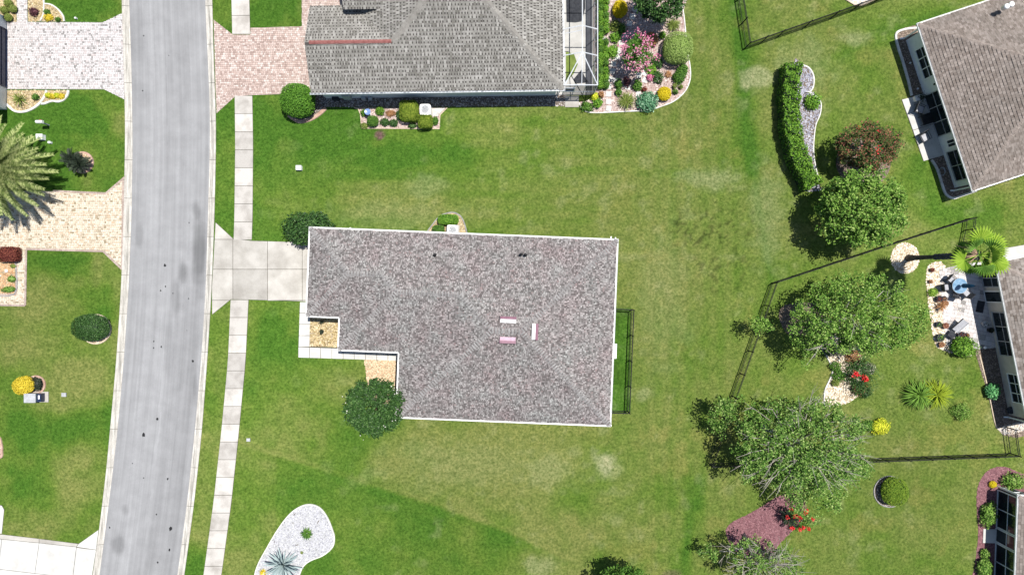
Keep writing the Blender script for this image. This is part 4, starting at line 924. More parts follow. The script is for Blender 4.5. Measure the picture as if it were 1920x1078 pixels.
# ---- screened patio cage
cr = thing('screen_enclosure', g(1090, 80), 'white-framed screened patio cage on the side of the top house', 'screen enclosure')
ex0 = F(Lh + .12, 0, 0); cage_z = 2.75; ridge_z = 3.25
yS = g(1100, 160, 2.7).y; yN = g(1100, -160, 2.7).y; x0 = g(1059, 100, 2.75).x; xr = g(1092, 100, ridge_z).x; x1 = g(1120.5, 100, cage_z).x
ysr = g(1092, 98, ridge_z).y
deck = MB(); deck.prism([(x0 - .6, yS), (x1, yS), (x1, yN), (x0 - .6, yN)], .0, .1, bottom=False); deck.build('deck', M['walk_pale'], cr)
NOGRASS.append([topx(x0 - .6, yS), topx(x1, yS), topx(x1, yN), topx(x0 - .6, yN)])
strip_mb = MB(); px0 = g(1099, 0).x; strip_mb.prism([(px0, yS + .35), (x1 - .12, yS + .35), (x1 - .12, yN), (px0, yN)], .1, .106, bottom=False); o = strip_mb.build('dark_strip', M['slate'] if 'slate' in M else M['darkgrey'], cr); o['label'] = 'dark slate-grey strip on the patio floor'  # even dark grey strip on the deck along the outer screen
mat_ = MB(); q = [g(*p) for p in ((1061, 98), (1076, 103), (1083, 122), (1075, 140), (1064, 152), (1061, 152))]; mat_.prism([(p.x, p.y) for p in q], .1, .125, bottom=False); o = mat_.build('green_mat', M['leaf_mat'] if 'leaf_mat' in M else M['green_metal'], cr)
q = [g(*p) for p in ((1060, -60), (1097, -60), (1097, 18), (1090, 42), (1078, 44), (1062, 43))]; mb = MB(); mb.prism([(p.x, p.y) for p in q], .1, .112, bottom=False); mb.build('dark_sheet', M['darkgrey'], cr)  # plain dark grey sheet on the deck at its upper end
q = [g(*p) for p in ((1075, 150), (1090, 132), (1096, 145), (1104, 156), (1078, 158))]; mb = MB(); mb.prism([(p.x, p.y) for p in q], .1, .12, bottom=False); mb.build('dark_patch', M['darkgrey'], cr)  # plain dark grey patch on the deck near the lower screen
def beam(a, b, w=.07, name='beam'):
    mb = MB(); a = Vector(a); b = Vector(b); mb.tube([a, b], w / 2 * 1.15, 4); return mb.build(name, M['alu'], cr)
yb = [ysr, g(1092, 48, ridge_z).y, g(1092, -20, ridge_z).y, g(1092, -90, ridge_z).y, yN]
for y in yb:
    beam((x0 - .1, y - .1, cage_z), (xr, y, ridge_z)); beam((xr, y, ridge_z), (x1, y - .1, cage_z))
for y in [yS] + yb: beam((x1, y, 0.1), (x1, y, cage_z), .07, 'post')
beam((xr, ysr, ridge_z), (xr, yN, ridge_z)); beam((x1, yS, cage_z), (x1, yN, cage_z)); beam((x0 - .1, yS, cage_z), (x1, yS, cage_z)); beam((xr, ysr, ridge_z), (x1, yS, cage_z)); beam((xr, ysr, ridge_z), (x0, yS, cage_z)); beam((xr, ysr, ridge_z), (xr, yS, cage_z), .05)
for x in (x0, xr - .5, xr + .35): beam((x, yS, .1), (x, yS, cage_z), .06, 'post')
beam((x0, yS, 1.0), (x1, yS, 1.0), .05); beam((x1, yS, 1.0), (x1, yN, 1.0), .05); beam((x0, g(1060, 87).y, 2.74), (xr, g(1092, 85).y, 3.2), .05)
def screen(pts, nm='screen_panel', mt='screen'):
    mb = MB(); mb.add(pts, [tuple(range(len(pts)))]); return mb.build(nm, M[mt], cr)
screen([(x0, ysr, cage_z - .03), (xr, ysr, ridge_z - .03), (xr, yN, ridge_z - .03), (x0, yN, cage_z - .03)])
screen([(xr, ysr, ridge_z - .03), (x1, yS, cage_z - .03), (x1, yN, cage_z - .03), (xr, yN, ridge_z - .03)], mt='screen')
screen([(x0, yS, cage_z - .03), (x1, yS, cage_z - .03), (xr, ysr, ridge_z - .03)])
screen([(x0, yS, cage_z - .03), (xr, ysr, ridge_z - .03), (x0, ysr, cage_z - .03)])
screen([(x1 - .01, yS, .1), (x1 - .01, yN, .1), (x1 - .01, yN, cage_z), (x1 - .01, yS, cage_z)], mt='screen_dense')
screen([(x0, yS - .01, .1), (x1, yS - .01, .1), (x1, yS - .01, cage_z), (x0, yS - .01, cage_z)], mt='screen_dense')

# ---- brown-roofed house, top right
def hip_house(label, nwc, swc, E, SL, Lr, mats, course, tab, lift, label_roof=None, stucco='stucco', gutter_mat='white', caplift=.012, wall_in=.45, ragged=.3):
    a, b = g(*nwc, E), g(*swc, E); v = (b - a); v.z = 0; W = v.length; v.normalize(); u = Vector((-v.y, v.x, 0))
    F = Frame(a.x, a.y, (u.x, u.y), (v.x, v.y)); h = W / 2
    house = thing('house', F(Lr / 2, h), label, 'house')
    z = lambda d: E + SL * d
    P0 = (0, 0, E); P1 = (Lr, 0, E); P2 = (Lr, W, E); P3 = (0, W, E); Q1 = (h, h, z(h)); Q2 = (Lr - h, h, z(h))
    ro = roof(house, F, [[P3, P0, Q1], [P0, P1, Q2, Q1], [P1, P2, Q2], [P2, P3, Q1, Q2]], [(P0, Q1), (P3, Q1), (Q1, Q2), (P1, Q2), (P2, Q2)], E, mats, course, tab, lift, [(0, 0), (Lr, 0), (Lr, W), (0, W)], gut_mat=gutter_mat, capw=.34, capstep=.3, caplift=caplift, ragged=ragged)
    walls(house, F, [(wall_in, wall_in), (Lr - wall_in, wall_in), (Lr - wall_in, W - wall_in), (wall_in, W - wall_in)], E - .14, stucco)
    return house, F, W, ro
house, F, W, ro = hip_house('house with brown shingle hip roof and pale walls, top right corner', (1722.5, 46), (1825, 356.5), 2.7, .45, 19.0, ('shingle_brown', 'cap_brown'), .23, .2, .05)
ws = F(.45, 0); nn = -F.u
opening(house, ws, F.v, nn, 1.55, 4.05, .75, 2.2, 3, 2); opening(house, ws, F.v, nn, 5.2, 8.75, .08, 2.2, 3, 2, 'sliding_door', 'grey_metal')
opening(house, ws, F.v, nn, 9.2, 9.85, .9, 2.1, 2, 1); opening(house, ws, F.v, nn, 10.1, 12.6, .5, 2.2, 2, 2, 'window', 'grey_metal')
mb = MB(); p = F(.4, 4.7); mb.lathe((p.x, p.y, 1.6), [(.05, 0), (.08, .1), (.05, .2)], 8); mb.build('wall_lamp', M['black'], house)
for (x, y) in ((1885, 14), (1894, 10)):
    p = g(x, y, 4.2); mb = MB(); mb.lathe((p.x, p.y, p.z), [(.18, -.25), (.16, .06), (.2, .08), (.2, .2), (.1, .26), (.02, .27)], 12); mb.build('vent_cap', M['white'], ro, True)
downspout(house, F(.3, .25), 2.7, 'white', (-1, 0)); downspout(house, F(.3, W - .25), 2.7, 'white', (-1, 0))

# ---- middle right house
house, F, W, ro = hip_house('house with grey-brown shingle roof behind the paver patio, right edge', (1869, 493), (1931, 802), 2.7, .45, 16.0, ('shingle_brown2' if 'shingle_brown2' in M else 'shingle_grey', 'cap_brown'), .2, .3, .025, stucco='stucco_tan')
ws = F(.45, 0); nn = -F.u
opening(house, ws, F.v, nn, .5, 2.0, .1, 2.2, 2, 2, 'sliding_door', 'grey_metal'); opening(house, ws, F.v, nn, 2.3, 3.25, .0, 2.15, 1, 1, 'door', 'white')
opening(house, ws, F.v, nn, 4.0, 7.6, .45, 2.2, 3, 2, 'window', 'grey_metal'); opening(house, ws, F.v, nn, 9.0, 11.4, .8, 2.2, 3, 2)
mb = MB(); p = F(.3, 12.1); mb.lathe((p.x, p.y, .45), [(.26, 0), (.3, .05), (.3, .12), (.1, .14)], 12); mb.tube([(p.x, p.y, .4), (p.x, p.y, .0)], .05); mb.build('hose_reel', M['darkgrey'], house)
downspout(house, F(.25, W - .3), 2.7, 'white', (-1, 0))

# ---- bottom right house with its screened porch
E = 2.6; a = g(1911, 930, E)
th2 = math.radians(2.2); F = Frame(a.x, a.y, (math.cos(th2), -math.sin(th2)), (-math.sin(th2), -math.cos(th2)))
house = thing('house', F(6, 6), 'house with screened porch in purple mulch, bottom right corner', 'house')
W = 12.0; Lr = 14; h = W / 2; z = lambda d: E + .42 * d
P0 = (0, 0, E); P1 = (Lr, 0, E); P2 = (Lr, W, E); P3 = (0, W, E); Q1 = (h, h, z(h)); Q2 = (Lr - h, h, z(h))
ro = roof(house, F, [[P3, P0, Q1], [P0, P1, Q2, Q1], [P1, P2, Q2], [P2, P3, Q1, Q2]], [(P0, Q1), (P3, Q1), (Q1, Q2)], E, ('shingle_brown', 'cap_brown'), .2, .3, .025, [(0, 0), (Lr, 0), (Lr, W), (0, W)], gut_mat='white', capw=.34, capstep=.3, caplift=.012)
walls(house, F, [(1.2, .4), (Lr - .4, .4), (Lr - .4, W - .4), (1.2, W - .4)], E - .14)
ws = F(.22, .12); nn = -F.u
mb = MB(); q = [F(.28, .12), F(1.2, .12), F(1.2, W - .2), F(.28, W - .2)]; mb.prism([(p.x, p.y) for p in q], 0, .12, bottom=False); mb.build('porch_floor', M['darkgrey'], house)
for i, (s0, s1) in enumerate(((.1, 3.15), (3.2, 4.35), (4.4, 7.4), (7.45, 10.4))):
    opening(house, ws, F.v, nn, s0, s1, .05 if i != 1 else .0, 2.4, 1 if i == 1 else 2, 2, 'screen_panel' if i != 1 else 'screen_door', 'alu', 'glass', .07)
opening(house, F(.3, .12), F.u, -F.v, .0, .9, .05, 2.4, 1, 2, 'screen_panel', 'alu', 'glass', .06)
downspout(house, F(-.02, -.1), E, 'white', (-1, 0))

# ---- top left house: only its garage front reaches the picture
F = Frame(*g(13, 206).xy, (-1, 0), (0, 1)); E = 2.7
house = thing('house', g(-60, 120), 'white house front with dark navy garage door at the left edge', 'house')
P0 = (-.5, -.5, E); P1 = (10, -.5, E); P2 = (10, 8.0, E); P3 = (-.5, 8.0, E); z = lambda d: E + .42 * d
Q1 = (3.75, 3.75, z(4.25)); Q2 = (6, 3.75, z(4.25))
roof(house, F, [[P0, P1, Q2, Q1], [P1, P2, Q2], [P2, P3, Q1, Q2], [P3, P0, Q1]], [(P0, Q1), (P3, Q1)], E, ('shingle_grey', 'cap_grey'), .25, .3, .025, [(-.5, -.5), (10, -.5), (10, 8.0), (-.5, 8.0)])
walls(house, F, [(0, 0), (9.5, 0), (9.5, 7.5), (0, 7.5)], E - .14)
opening(house, F(0, 0), F.v, -F.u, 1.75, 6.5, .05, 2.3, 1, 4, 'garage_door', 'navy', 'navy')

# ------------------------------------------------------------------ fences
POST = MB(); POST.box((0, 0, .66), (.06, .06, 1.32)); POST.lathe((0, 0, 1.32), [(.045, 0), (.045, .025), (.01, .06)], 6)
post_mesh = bpy.data.meshes.new('post'); post_mesh.from_pydata(POST.v, [], POST.f); post_mesh.materials.append(M['black'])
def fence(label, pts_px, h=1.25, span=1.9):
    """black metal fence: a post every span, two rails and pickets between"""
    P = [g(x, y) for x, y in pts_px]; root = thing('fence', P[0], label, 'fence'); first = True
    for a, b in zip(P[:-1], P[1:]):
        d = b - a; L = d.length; d.normalize(); rz = math.atan2(d.y, d.x); n = max(1, round(L / span))
        for i in range(n + 1):
            if i == 0 and not first: continue
            q = a + d * (L * i / n)
            o = bpy.data.objects.new('post', post_mesh); C.objects.link(o); o.parent = root; o.location = q - wloc(root)
        first = False
        for zr in (.18, h - .22, h - .02):
            mb = MB(); c = (a + b) / 2; mb.box((c.x, c.y, zr), (L, .035, .04), rz); mb.build('rail', M['black'], root)
        mb = MB(); k = int(L / .115)
        for i in range(k):
            q = a + d * (L * (i + .5) / k); mb.box((q.x, q.y, h / 2 + .02), (.018, .018, h - .02), rz)
        o = mb.build('pickets', M['black'], root); tag(o, kind='stuff')
fence('black metal fence closing the small lush lawn behind the centre house', [(1140, 578), (1184, 580.5), (1176, 770), (1136, 769)])
fence('black metal fence corner at the top edge beyond the shrub garden', [(1374, -60), (1384, 0), (1398, 90), (1460, 68), (1560, 33), (1640, 4), (1720, -25)])
fence('long black metal fence round the back yard of the middle right house', [(1811, 411), (1640, 466), (1447, 530), (1372, 742), (1328, 868), (1500, 865), (1650, 858), (1892, 849), (1885, 800)])
# the short run beside the tall fan palm
fence('short black fence run beside the tall fan palm', [(1811, 411), (1808, 432), (1803, 455)])

# ------------------------------------------------------------------ plants
def leaf_mesh(name, P, size, mat, parent, seed=0, up=.45, elong=1.9, out=None, loc=None, core=None):
    r = np.random.default_rng(seed); n = len(P)
    N = r.normal(size=(n, 3)); N /= np.linalg.norm(N, axis=1)[:, None]; N[:, 2] = np.abs(N[:, 2])
    N = N * (1 - up) + np.array((0, 0, 1.0)) * up
    if out is not None: N = N + out * .7
    N /= np.linalg.norm(N, axis=1)[:, None] + 1e-9
    T = np.cross(N, r.normal(size=(n, 3))); T /= np.linalg.norm(T, axis=1)[:, None] + 1e-9
    B = np.cross(N, T); L = (size * r.uniform(.65, 1.35, n))[:, None]; Wd = L / elong
    V = np.stack([P - T * L * .5 - N * L * .06, P + B * Wd * .5 + N * L * .04 - T * L * .06, P + T * L * .5 - N * L * .1, P - B * Wd * .5 + N * L * .04 - T * L * .06], 1).reshape(-1, 3)
    Q = np.arange(n * 4).reshape(-1, 4)
    if core is not None:
        c, rx, ry, rz, pw = core; u = np.linspace(0, 2 * math.pi, 17)[:-1]; v = np.linspace(-1.2, 1.5, 9); cv = []
        for b in v:
            for a in u:
                d = np.array((math.cos(a) * math.cos(b), math.sin(a) * math.cos(b), math.sin(b))); k = (np.abs(d) ** pw).sum() ** (-1 / pw)
                cv.append(c + d * k * np.array((rx, ry, rz)))
        cv = np.array(cv); b0 = len(V); cq = []
        for j in range(8):
            for i in range(16): cq.append((b0 + j * 16 + i, b0 + j * 16 + (i + 1) % 16, b0 + (j + 1) * 16 + (i + 1) % 16, b0 + (j + 1) * 16 + i))
        V = np.concatenate([V, cv]); Q = np.concatenate([Q, np.array(cq)])
    return fast_mesh(name, V, Q, M[mat], parent, loc=loc)
def dirs(r, n, zmin=-.5):
    d = r.normal(size=(n * 3, 3)); d /= np.linalg.norm(d, axis=1)[:, None]; d = d[d[:, 2] > zmin][:n]; return d
def lumps(d, seed, amp):
    r = np.random.default_rng(seed + 900); s = 0
    for k in range(5):
        w = r.normal(size=3) * (2.0 + k * .9); s = s + np.sin(d @ w + r.uniform(0, 6.28)) / (1 + k * .4)
    return 1 + amp * s / 2
SEED = [100]
def shrub(name, label, px, py, rx, ry, h, mat, leaf=.09, pw=2.0, amp=.06, dens=1.0, group=None, cat='shrub', rot=0.0, flowers=None, base=None, loose=.0, core=True, parts=None, cs=.8):
    """clipped or loose shrub; px, py, rx, ry as seen in the photo"""
    SEED[0] += 1; sd = SEED[0]; r = np.random.default_rng(sd)
    if amp >= .1 and core: loose = max(loose, .15); cs = min(cs, .68); leaf *= 1.2; amp = max(amp, .18)
    zc = h * .55; c = g(px, py, zc); k = (HCAM - zc) / HCAM / S; RX, RY, RZ = rx * k, ry * k, h * .5
    b = Vector((c.x, c.y, 0)); cc = np.array((c.x, c.y, h - RZ))
    area = 4 * math.pi * ((RX * RY + RX * RZ + RY * RZ) / 3); n = int(min(9000, max(60, area / (leaf * leaf / 1.9) * 2.0 * dens)))
    d = dirs(r, n, -.75); n = len(d); kk = (np.abs(d) ** pw).sum(1) ** (-1 / pw)
    rad = np.where(r.random(n) < .72, r.uniform(.9, 1.03, n), r.uniform(.55, .95, n)) * (1 + loose * r.uniform(-1, 1, n)) * lumps(d, sd, amp)
    P = d * (kk * rad)[:, None] * np.array((RX, RY, RZ))
    cr_, sr_ = math.cos(rot), math.sin(rot); P = np.stack([P[:, 0] * cr_ - P[:, 1] * sr_, P[:, 0] * sr_ + P[:, 1] * cr_, P[:, 2]], 1)
    dd = np.stack([d[:, 0] * cr_ - d[:, 1] * sr_, d[:, 0] * sr_ + d[:, 1] * cr_, d[:, 2]], 1)
    P = P + cc; P[:, 2] = np.maximum(P[:, 2], .03)
    cor = (cc, RX * cs, RY * cs, RZ * cs, pw) if (core and rot == 0) else None
    if parts is None: parts = max(rx, ry) >= 10
    if parts:
        root = thing(name, b, label, cat, group)
        leaf_mesh('foliage', P, leaf, mat, root, sd, .35, 1.7, dd, core=cor)
        mb = MB()
        for q in range(4):
            a = q * 1.6 + sd; mb.tube([(b.x, b.y, -.02), (b.x + .3 * RX * math.cos(a), b.y + .3 * RY * math.sin(a), h * .5)], [.03, .012], 5)
        mb.build('stem', M['bark'], root)
    else:
        root = leaf_mesh(name, P, leaf, mat, None, sd, .35, 1.7, dd, loc=tuple(b), core=cor); tag(root, label, cat, group)
    if flowers:
        fm, nf, fs, cl = flowers; dq = dirs(r, nf * cl, .05); dq = dq[:nf]; pts = []
        for q in dq:
            c0 = q * (np.abs(q) ** pw).sum() ** (-1 / pw) * np.array((RX, RY, RZ)) * lumps(q[None], sd, amp)[0] * 1.03 + cc
            pts.append(c0 + r.normal(size=(cl, 3)) * fs * .9)
        pts = np.concatenate(pts); o = leaf_mesh('blossom', pts, fs, fm, root, sd + 5, .5, 1.2)
        tag(o, kind='stuff')
    return root
def tree(name, label, base_px, crown_px, zc, rx, ry, rz, mat, ncl, per, clr, leaf, trunk_r=.12, pale=False, twigs=0, amp=.16, cat='tree', shell=.45, flowers=None, group=None, limbs=9, up=.4, zmin=-.45, extra=None):
    SEED[0] += 1; sd = SEED[0]; r = np.random.default_rng(sd)
    b = g(*base_px); c = g(*crown_px, zc); k = (HCAM - zc) / HCAM / S; R = np.array((rx * k, ry * k, rz)); cc = np.array(c)
    root = thing(name, b, label, cat, group)
    d = dirs(r, ncl, zmin); n = len(d); rad = (shell + (1 - shell) * r.random(n) ** .55) * lumps(d, sd, amp)
    CLc = d * rad[:, None] * R * .93 + cc
    if extra is not None:
        for (ex, ey, ez, er, en) in extra:
            q = np.array(g(ex, ey, ez)); CLc = np.concatenate([CLc, q + r.normal(size=(en, 3)) * er * np.array((1, 1, .5))])
    m = len(CLc); sz = clr * r.uniform(.6, 1.25, m)
    dl = r.normal(size=(m, per, 3)); dl /= np.linalg.norm(dl, axis=2)[..., None]; rr = r.random((m, per)) ** .45
    P = (CLc[:, None, :] + dl * (rr * sz[:, None])[..., None] * np.array((1, 1, .6))).reshape(-1, 3); P[:, 2] = np.maximum(P[:, 2], .15)
    leaf_mesh('crown', P, leaf, mat, root, sd, up, 1.8)
    mb = MB(); zb = cc[2] - rz * .45; bend = Vector((r.uniform(-.2, .2), r.uniform(-.2, .2), 0)); top = Vector((cc[0], cc[1], max(zb, .8)))
    fork = b.lerp(top, .55) + bend * .4
    mb.tube([(b.x, b.y, -.05), b.lerp(fork, .5), fork, top], [trunk_r * 1.35, trunk_r, trunk_r * .85, trunk_r * .6], 8)
    idx = r.choice(m, min(limbs, m), replace=False)
    for i in idx:
        e = Vector(CLc[i]); mid = fork.lerp(e, .5) + Vector((0, 0, .25)); mb.tube([fork, mid, e], [trunk_r * .55, trunk_r * .3, trunk_r * .1], 5)
    mb.build('trunk', M['bark_pale' if pale else 'bark'], root, True)
    if twigs:
        tw = MB(); dd = dirs(r, twigs, .0)
        for q in dd:
            st = cc + q * R * r.uniform(.2, .55); en = cc + q * R * r.uniform(.8, 1.08) + np.array((0, 0, .15)); sid = r.normal(size=3) * .3
            mid = (st + en) / 2 + sid; tw.tube([st, mid, en], [.035, .024, .01], 4, cap=False)
            for _ in range(3):
                e2 = en + r.normal(size=3) * np.array((.45, .45, .2)); tw.tube([mid + (en - mid) * r.uniform(.1, .8), e2], [.016, .007], 3, cap=False)
        o = tw.build('bare_branches', M['twig'], root); tag(o, kind='stuff')
    if flowers:
        fm, nf, fs, cl, off = flowers; sel = d[d[:, 2] > .1][:nf]; pts = []
        for q in sel: pts.append(q * lumps(q[None], sd, amp)[0] * R * 1.0 + cc + np.array(off) + r.normal(size=(cl, 3)) * fs * 1.3)
        o = leaf_mesh('blossom', np.concatenate(pts), fs, fm, root, sd + 3, .5, 1.2); tag(o, kind='stuff')
    return root
def blade_mesh(name, L, w, mat, arch=.35, segs=5, fold=.25, tipw=.05, midw=.45):
    vs = []; fs = []
    for i in range(segs + 1):
        t = i / segs; x = L * t * (1 - arch * .25 * t); z = L * arch * (t * .6 - t * t); wd = w * (1 - abs(t - midw) / max(midw, 1 - midw)) ** .6 if t < 1 else w * tipw
        wd = max(wd, w * tipw if t == 1 else w * .35 if t < midw else w * .1); vs += [(x, wd / 2, z + wd * fold), (x, 0, z), (x, -wd / 2, z + wd * fold)]
        if i: b = (i - 1) * 3; fs += [(b, b + 3, b + 4, b + 1), (b + 1, b + 4, b + 5, b + 2)]
    me = bpy.data.meshes.new(name); me.from_pydata(vs, [], fs); me.materials.append(M[mat]); return me
def rosette(name, label, px, py, z0, n, L, w, mat, cat='plant', arch=.5, elev=(5, 80), group=None, seed=0, single=None, mesh=None, part='leaf', stem=None, midw=.45, jit=.25):
    """leaves radiating from one heart; every leaf a part that shares one mesh"""
    r = random.Random(seed + 50); c = g(px, py, z0); root = thing(name, (c.x, c.y, 0), label, cat, group)
    if stem:
        mb = MB(); mb.tube([(c.x, c.y, -.03), (c.x, c.y, z0)], stem, 8); mb.build('trunk', M['palm_bark'], root, True)
    else:
        mb = MB(); mb.lathe((c.x, c.y, 0), [(w * 1.0, -.02), (w * 1.1, z0 * .5 + .04), (w * .4, z0 + .09)], 8); mb.build('heart', M[mat], root, True)
    meshes = mesh or [blade_mesh(part, L * s, w, mat, arch, midw=midw) for s in (.8, 1.0, 1.12)]
    for i in range(n):
        o = bpy.data.objects.new(part, r.choice(meshes)); C.objects.link(o); o.parent = root; o.location = (0, 0, z0)
        e = math.radians(elev[0] + (elev[1] - elev[0]) * (i / max(1, n - 1)) ** 1.3 + r.uniform(-4, 4)); az = i * 2.39996 + r.uniform(-jit, jit)
        o.rotation_euler = (r.uniform(-.2, .2), -e, az)
    return root
def tuft(name, label, px, py, r_px, h, mat, n=70, w=.03, cat='plant', group=None, seed=0):
    """small grassy or strappy plant in one mesh"""
    r = np.random.default_rng(seed + 7); c = g(px, py, h * .4); R = r_px / S; V = []; Q = []
    for i in range(n):
        a = r.uniform(0, 6.283); L = R * r.uniform(.5, 1.1); hh = h * r.uniform(.5, 1); b = np.array((c.x, c.y, 0)) + np.array((math.cos(a), math.sin(a), 0)) * R * .1 * r.random(); dv = np.array((math.cos(a), math.sin(a), 0)); s = np.array((-math.sin(a), math.cos(a), 0)) * w / 2
        k = len(V); m_ = b + dv * L * .55 + np.array((0, 0, hh)); e = b + dv * L + np.array((0, 0, hh * .55))
        V += [b - s, b + s, m_ + s, m_ - s, e + s * .2, e - s * .2]; Q += [(k, k + 1, k + 2, k + 3), (k + 3, k + 2, k + 4, k + 5)]
    o = fast_mesh(name, np.array(V), np.array(Q), M[mat], loc=(c.x, c.y, 0)); tag(o, label, cat, group); return o
def frond_mesh(name, L, nl, ll, mat, arch, w=.035, vee=.35):
    r = random.Random(int(L * 100)); vs = []; fs = []
    def rach(t): return Vector((L * (t - .12 * t * t), 0, L * arch * (.75 * t - 1.15 * t * t)))
    for i in range(9):
        p = rach(i / 8); ww = .035 * (1 - .8 * i / 8); vs += [(p.x, ww, p.z), (p.x, -ww, p.z)]
        if i: fs.append((2 * i - 2, 2 * i - 1, 2 * i + 1, 2 * i))
    for i in range(nl):
        t = .1 + .9 * i / (nl - 1); p = rach(t); ln = ll * (.35 + .9 * math.sin(math.pi * min(1, t * .82 + .12))) * r.uniform(.85, 1.1)
        for s in (-1, 1):
            fwd = .55 + .6 * t; dv = Vector((fwd, s, vee)).normalized() * ln; k = len(vs); ax = Vector((w, 0, 0))
            q = p + dv * .55; e = p + dv + Vector((0, 0, -.12 * ln))
            vs += [p - ax * .6, p + ax * .6, q + ax * .6, q - ax * .6, e]; fs += [(k, k + 1, k + 2, k + 3), (k + 3, k + 2, k + 4)]
    me = bpy.data.meshes.new(name); me.from_pydata([tuple(v) for v in vs], [], fs); me.materials.append(M[mat]); return me
def fan_mesh(name, Lp, R, mat, n=16, spread=4.2):
    vs = []; fs = []
    for i in range(5):
        t = i / 4; vs += [(Lp * t, .025, -.08 * t * t), (Lp * t, -.025, -.08 * t * t)]
        if i: fs.append((2 * i - 2, 2 * i - 1, 2 * i + 1, 2 * i))
    o = Vector((Lp, 0, -.08))
    for i in range(n):
        a0 = -spread / 2 + spread * i / n; a1 = a0 + spread / n; am = (a0 + a1) / 2; k = len(vs); q = R * (.82 + .18 * math.cos(am * .6))
        f = lambda a, rr, z: (o.x + rr * math.cos(a), rr * math.sin(a), o.z + z)
        vs += [tuple(o), f(a0, q * .7, .07 * R), f(am, q * .72, -.02 * R), f(a1, q * .7, .07 * R), f(am, q * 1.05, -.2 * R)]
        fs += [(k, k + 1, k + 2), (k, k + 2, k + 3), (k + 1, k + 4, k + 2), (k + 2, k + 4, k + 3)]
    me = bpy.data.meshes.new(name); me.from_pydata(vs, [], fs); me.materials.append(M[mat]); return me

# ------------------------------------------------------------------ trees
tree('tree', 'dense dark round tree in front of the centre house', (716, 752), (701, 763), 2.9, 56, 57, 1.9, 'leaf_dark', 230, 46, .42, .17, .12, flowers=('flower_white', 7, .1, 3, (0, 0, .05)), shell=.5, amp=.1)
shrub('large_shrub', 'broad dark shrub tucked behind the garage corner of the centre house', 577, 429, 44, 31, 2.1, 'leaf_dark', .15, 2.2, .1, 1.3)
tree('tree', 'dense glossy tree beside the brown-roofed house patio', (1565, 405), (1611, 395), 3.6, 82, 76, 2.5, 'leaf_light', 330, 46, .5, .2, .16, shell=.45, amp=.14)
tree('crape_myrtle', 'red-tipped crape myrtle above the dense glossy tree', (1605, 290), (1626, 277), 2.6, 55, 47, 1.8, 'leaf_red', 230, 46, .38, .15, .08, flowers=('flower_red', 3, .12, 9, (.3, -.5, .05)), amp=.18)
tree('tree', 'leafy light green tree inside the fence, upper of two', (1545, 610), (1602, 598), 4.2, 132, 82, 2.3, 'leaf_light', 320, 44, .55, .17, .16, True, 12, .2, shell=.3, extra=[(1585, 530, 3.6, .6, 20), (1510, 640, 3.2, .6, 16), (1425, 610, 2.6, .35, 10), (1690, 640, 3.5, .6, 12)])
tree('tree', 'big pale-branched tree across the fence, lower of two', (1430, 800), (1500, 830), 4.4, 138, 100, 2.6, 'leaf_grey', 360, 44, .55, .17, .18, True, 46, .22, shell=.3, extra=[(1360, 770, 3.2, .45, 20), (1345, 800, 2.4, .4, 8), (1545, 915, 4.0, .9, 46), (1495, 925, 3.6, .7, 26), (1600, 880, 3.8, .6, 24), (1420, 870, 3.0, .6, 16)])
tree('tree', 'thin tree with bare grey branches at the bottom edge', (1395, 1000), (1425, 1055), 3.2, 85, 48, 1.8, 'leaf_grey', 110, 40, .42, .15, .1, True, 60, .22, shell=.25, extra=[(1330, 1035, 2.0, .4, 8)])
tree('tree', 'green treetop cut off by the bottom edge', (1150, 1110), (1172, 1115), 3.4, 62, 58, 2.0, 'leaf_mid', 150, 46, .45, .18, .12, amp=.14)
tree('tree', 'dark shade tree at the top edge of the shrub garden', (1210, 10), (1236, -5), 3.6, 52, 48, 2.0, 'leaf_dark', 190, 46, .45, .18, .12, amp=.16)
tree('crape_myrtle', 'pink-flowering crape myrtle in the shrub garden', (1186, 112), (1196, 100), 2.5, 30, 36, 1.6, 'leaf_mid', 80, 34, .3, .14, .07, flowers=('flower_pink', 28, .13, 15, (0, 0, .05)), amp=.24, shell=.2)
# tall fan palm leaning out by perspective
pb = g(1703, 484); zt = 8.2; pt_ = g(1838, 479, zt)
palm = thing('fan_palm', pb, 'tall fan palm with big lime leaves by the paver patio', 'palm')
mb = MB(); pts = [pb.lerp(Vector((pb.x + .25, pb.y, zt)), t) for t in np.linspace(0, 1, 9)]; top = Vector((g(1836, 478, zt).x, g(1836, 478, zt).y, zt))
pts = [pb + (top - pb) * t for t in np.linspace(0, 1, 9)]; mb.tube(pts, [.3, .19, .17, .16, .15, .15, .15, .17, .12], 10)
for t in np.linspace(.42, .97, 12): q = pb + (top - pb) * t; mb.lathe((q.x, q.y, q.z), [(.17, -.12), (.25 + .12 * (t > .7), .06), (.16, .12)], 9)
mb.build('trunk', M['palm_bark'], palm, True)
fans = [fan_mesh('fan_leaf', 1.1, .95, 'leaf_fan', 18, 4.4), fan_mesh('fan_leaf', .9, .8, 'leaf_fan', 16, 3.6)]; fand = [fan_mesh('fan_leaf', .9, .8, 'leaf_mid', 14, 3.0)]
rr = random.Random(4)
for az, e, mi in ((95, 20, 0), (40, 10, 0), (200, 5, 0), (352, 8, 1), (330, 25, 0), (300, -15, 1), (270, 35, 2), (285, -35, 2), (250, -30, 2), (315, -50, 2), (20, 45, 1), (60, 60, 2), (140, 40, 2), (170, -40, 2), (225, -45, 2), (120, -40, 2), (0, 75, 1), (345, -30, 2), (295, 20, 1)):
    o = bpy.data.objects.new('fan_leaf', fans[mi] if mi < 2 else fand[0]); C.objects.link(o); o.parent = palm; o.location = top - pb
    o.rotation_euler = (rr.uniform(-.35, .35), -math.radians(e), math.radians(az))
dead = MB()
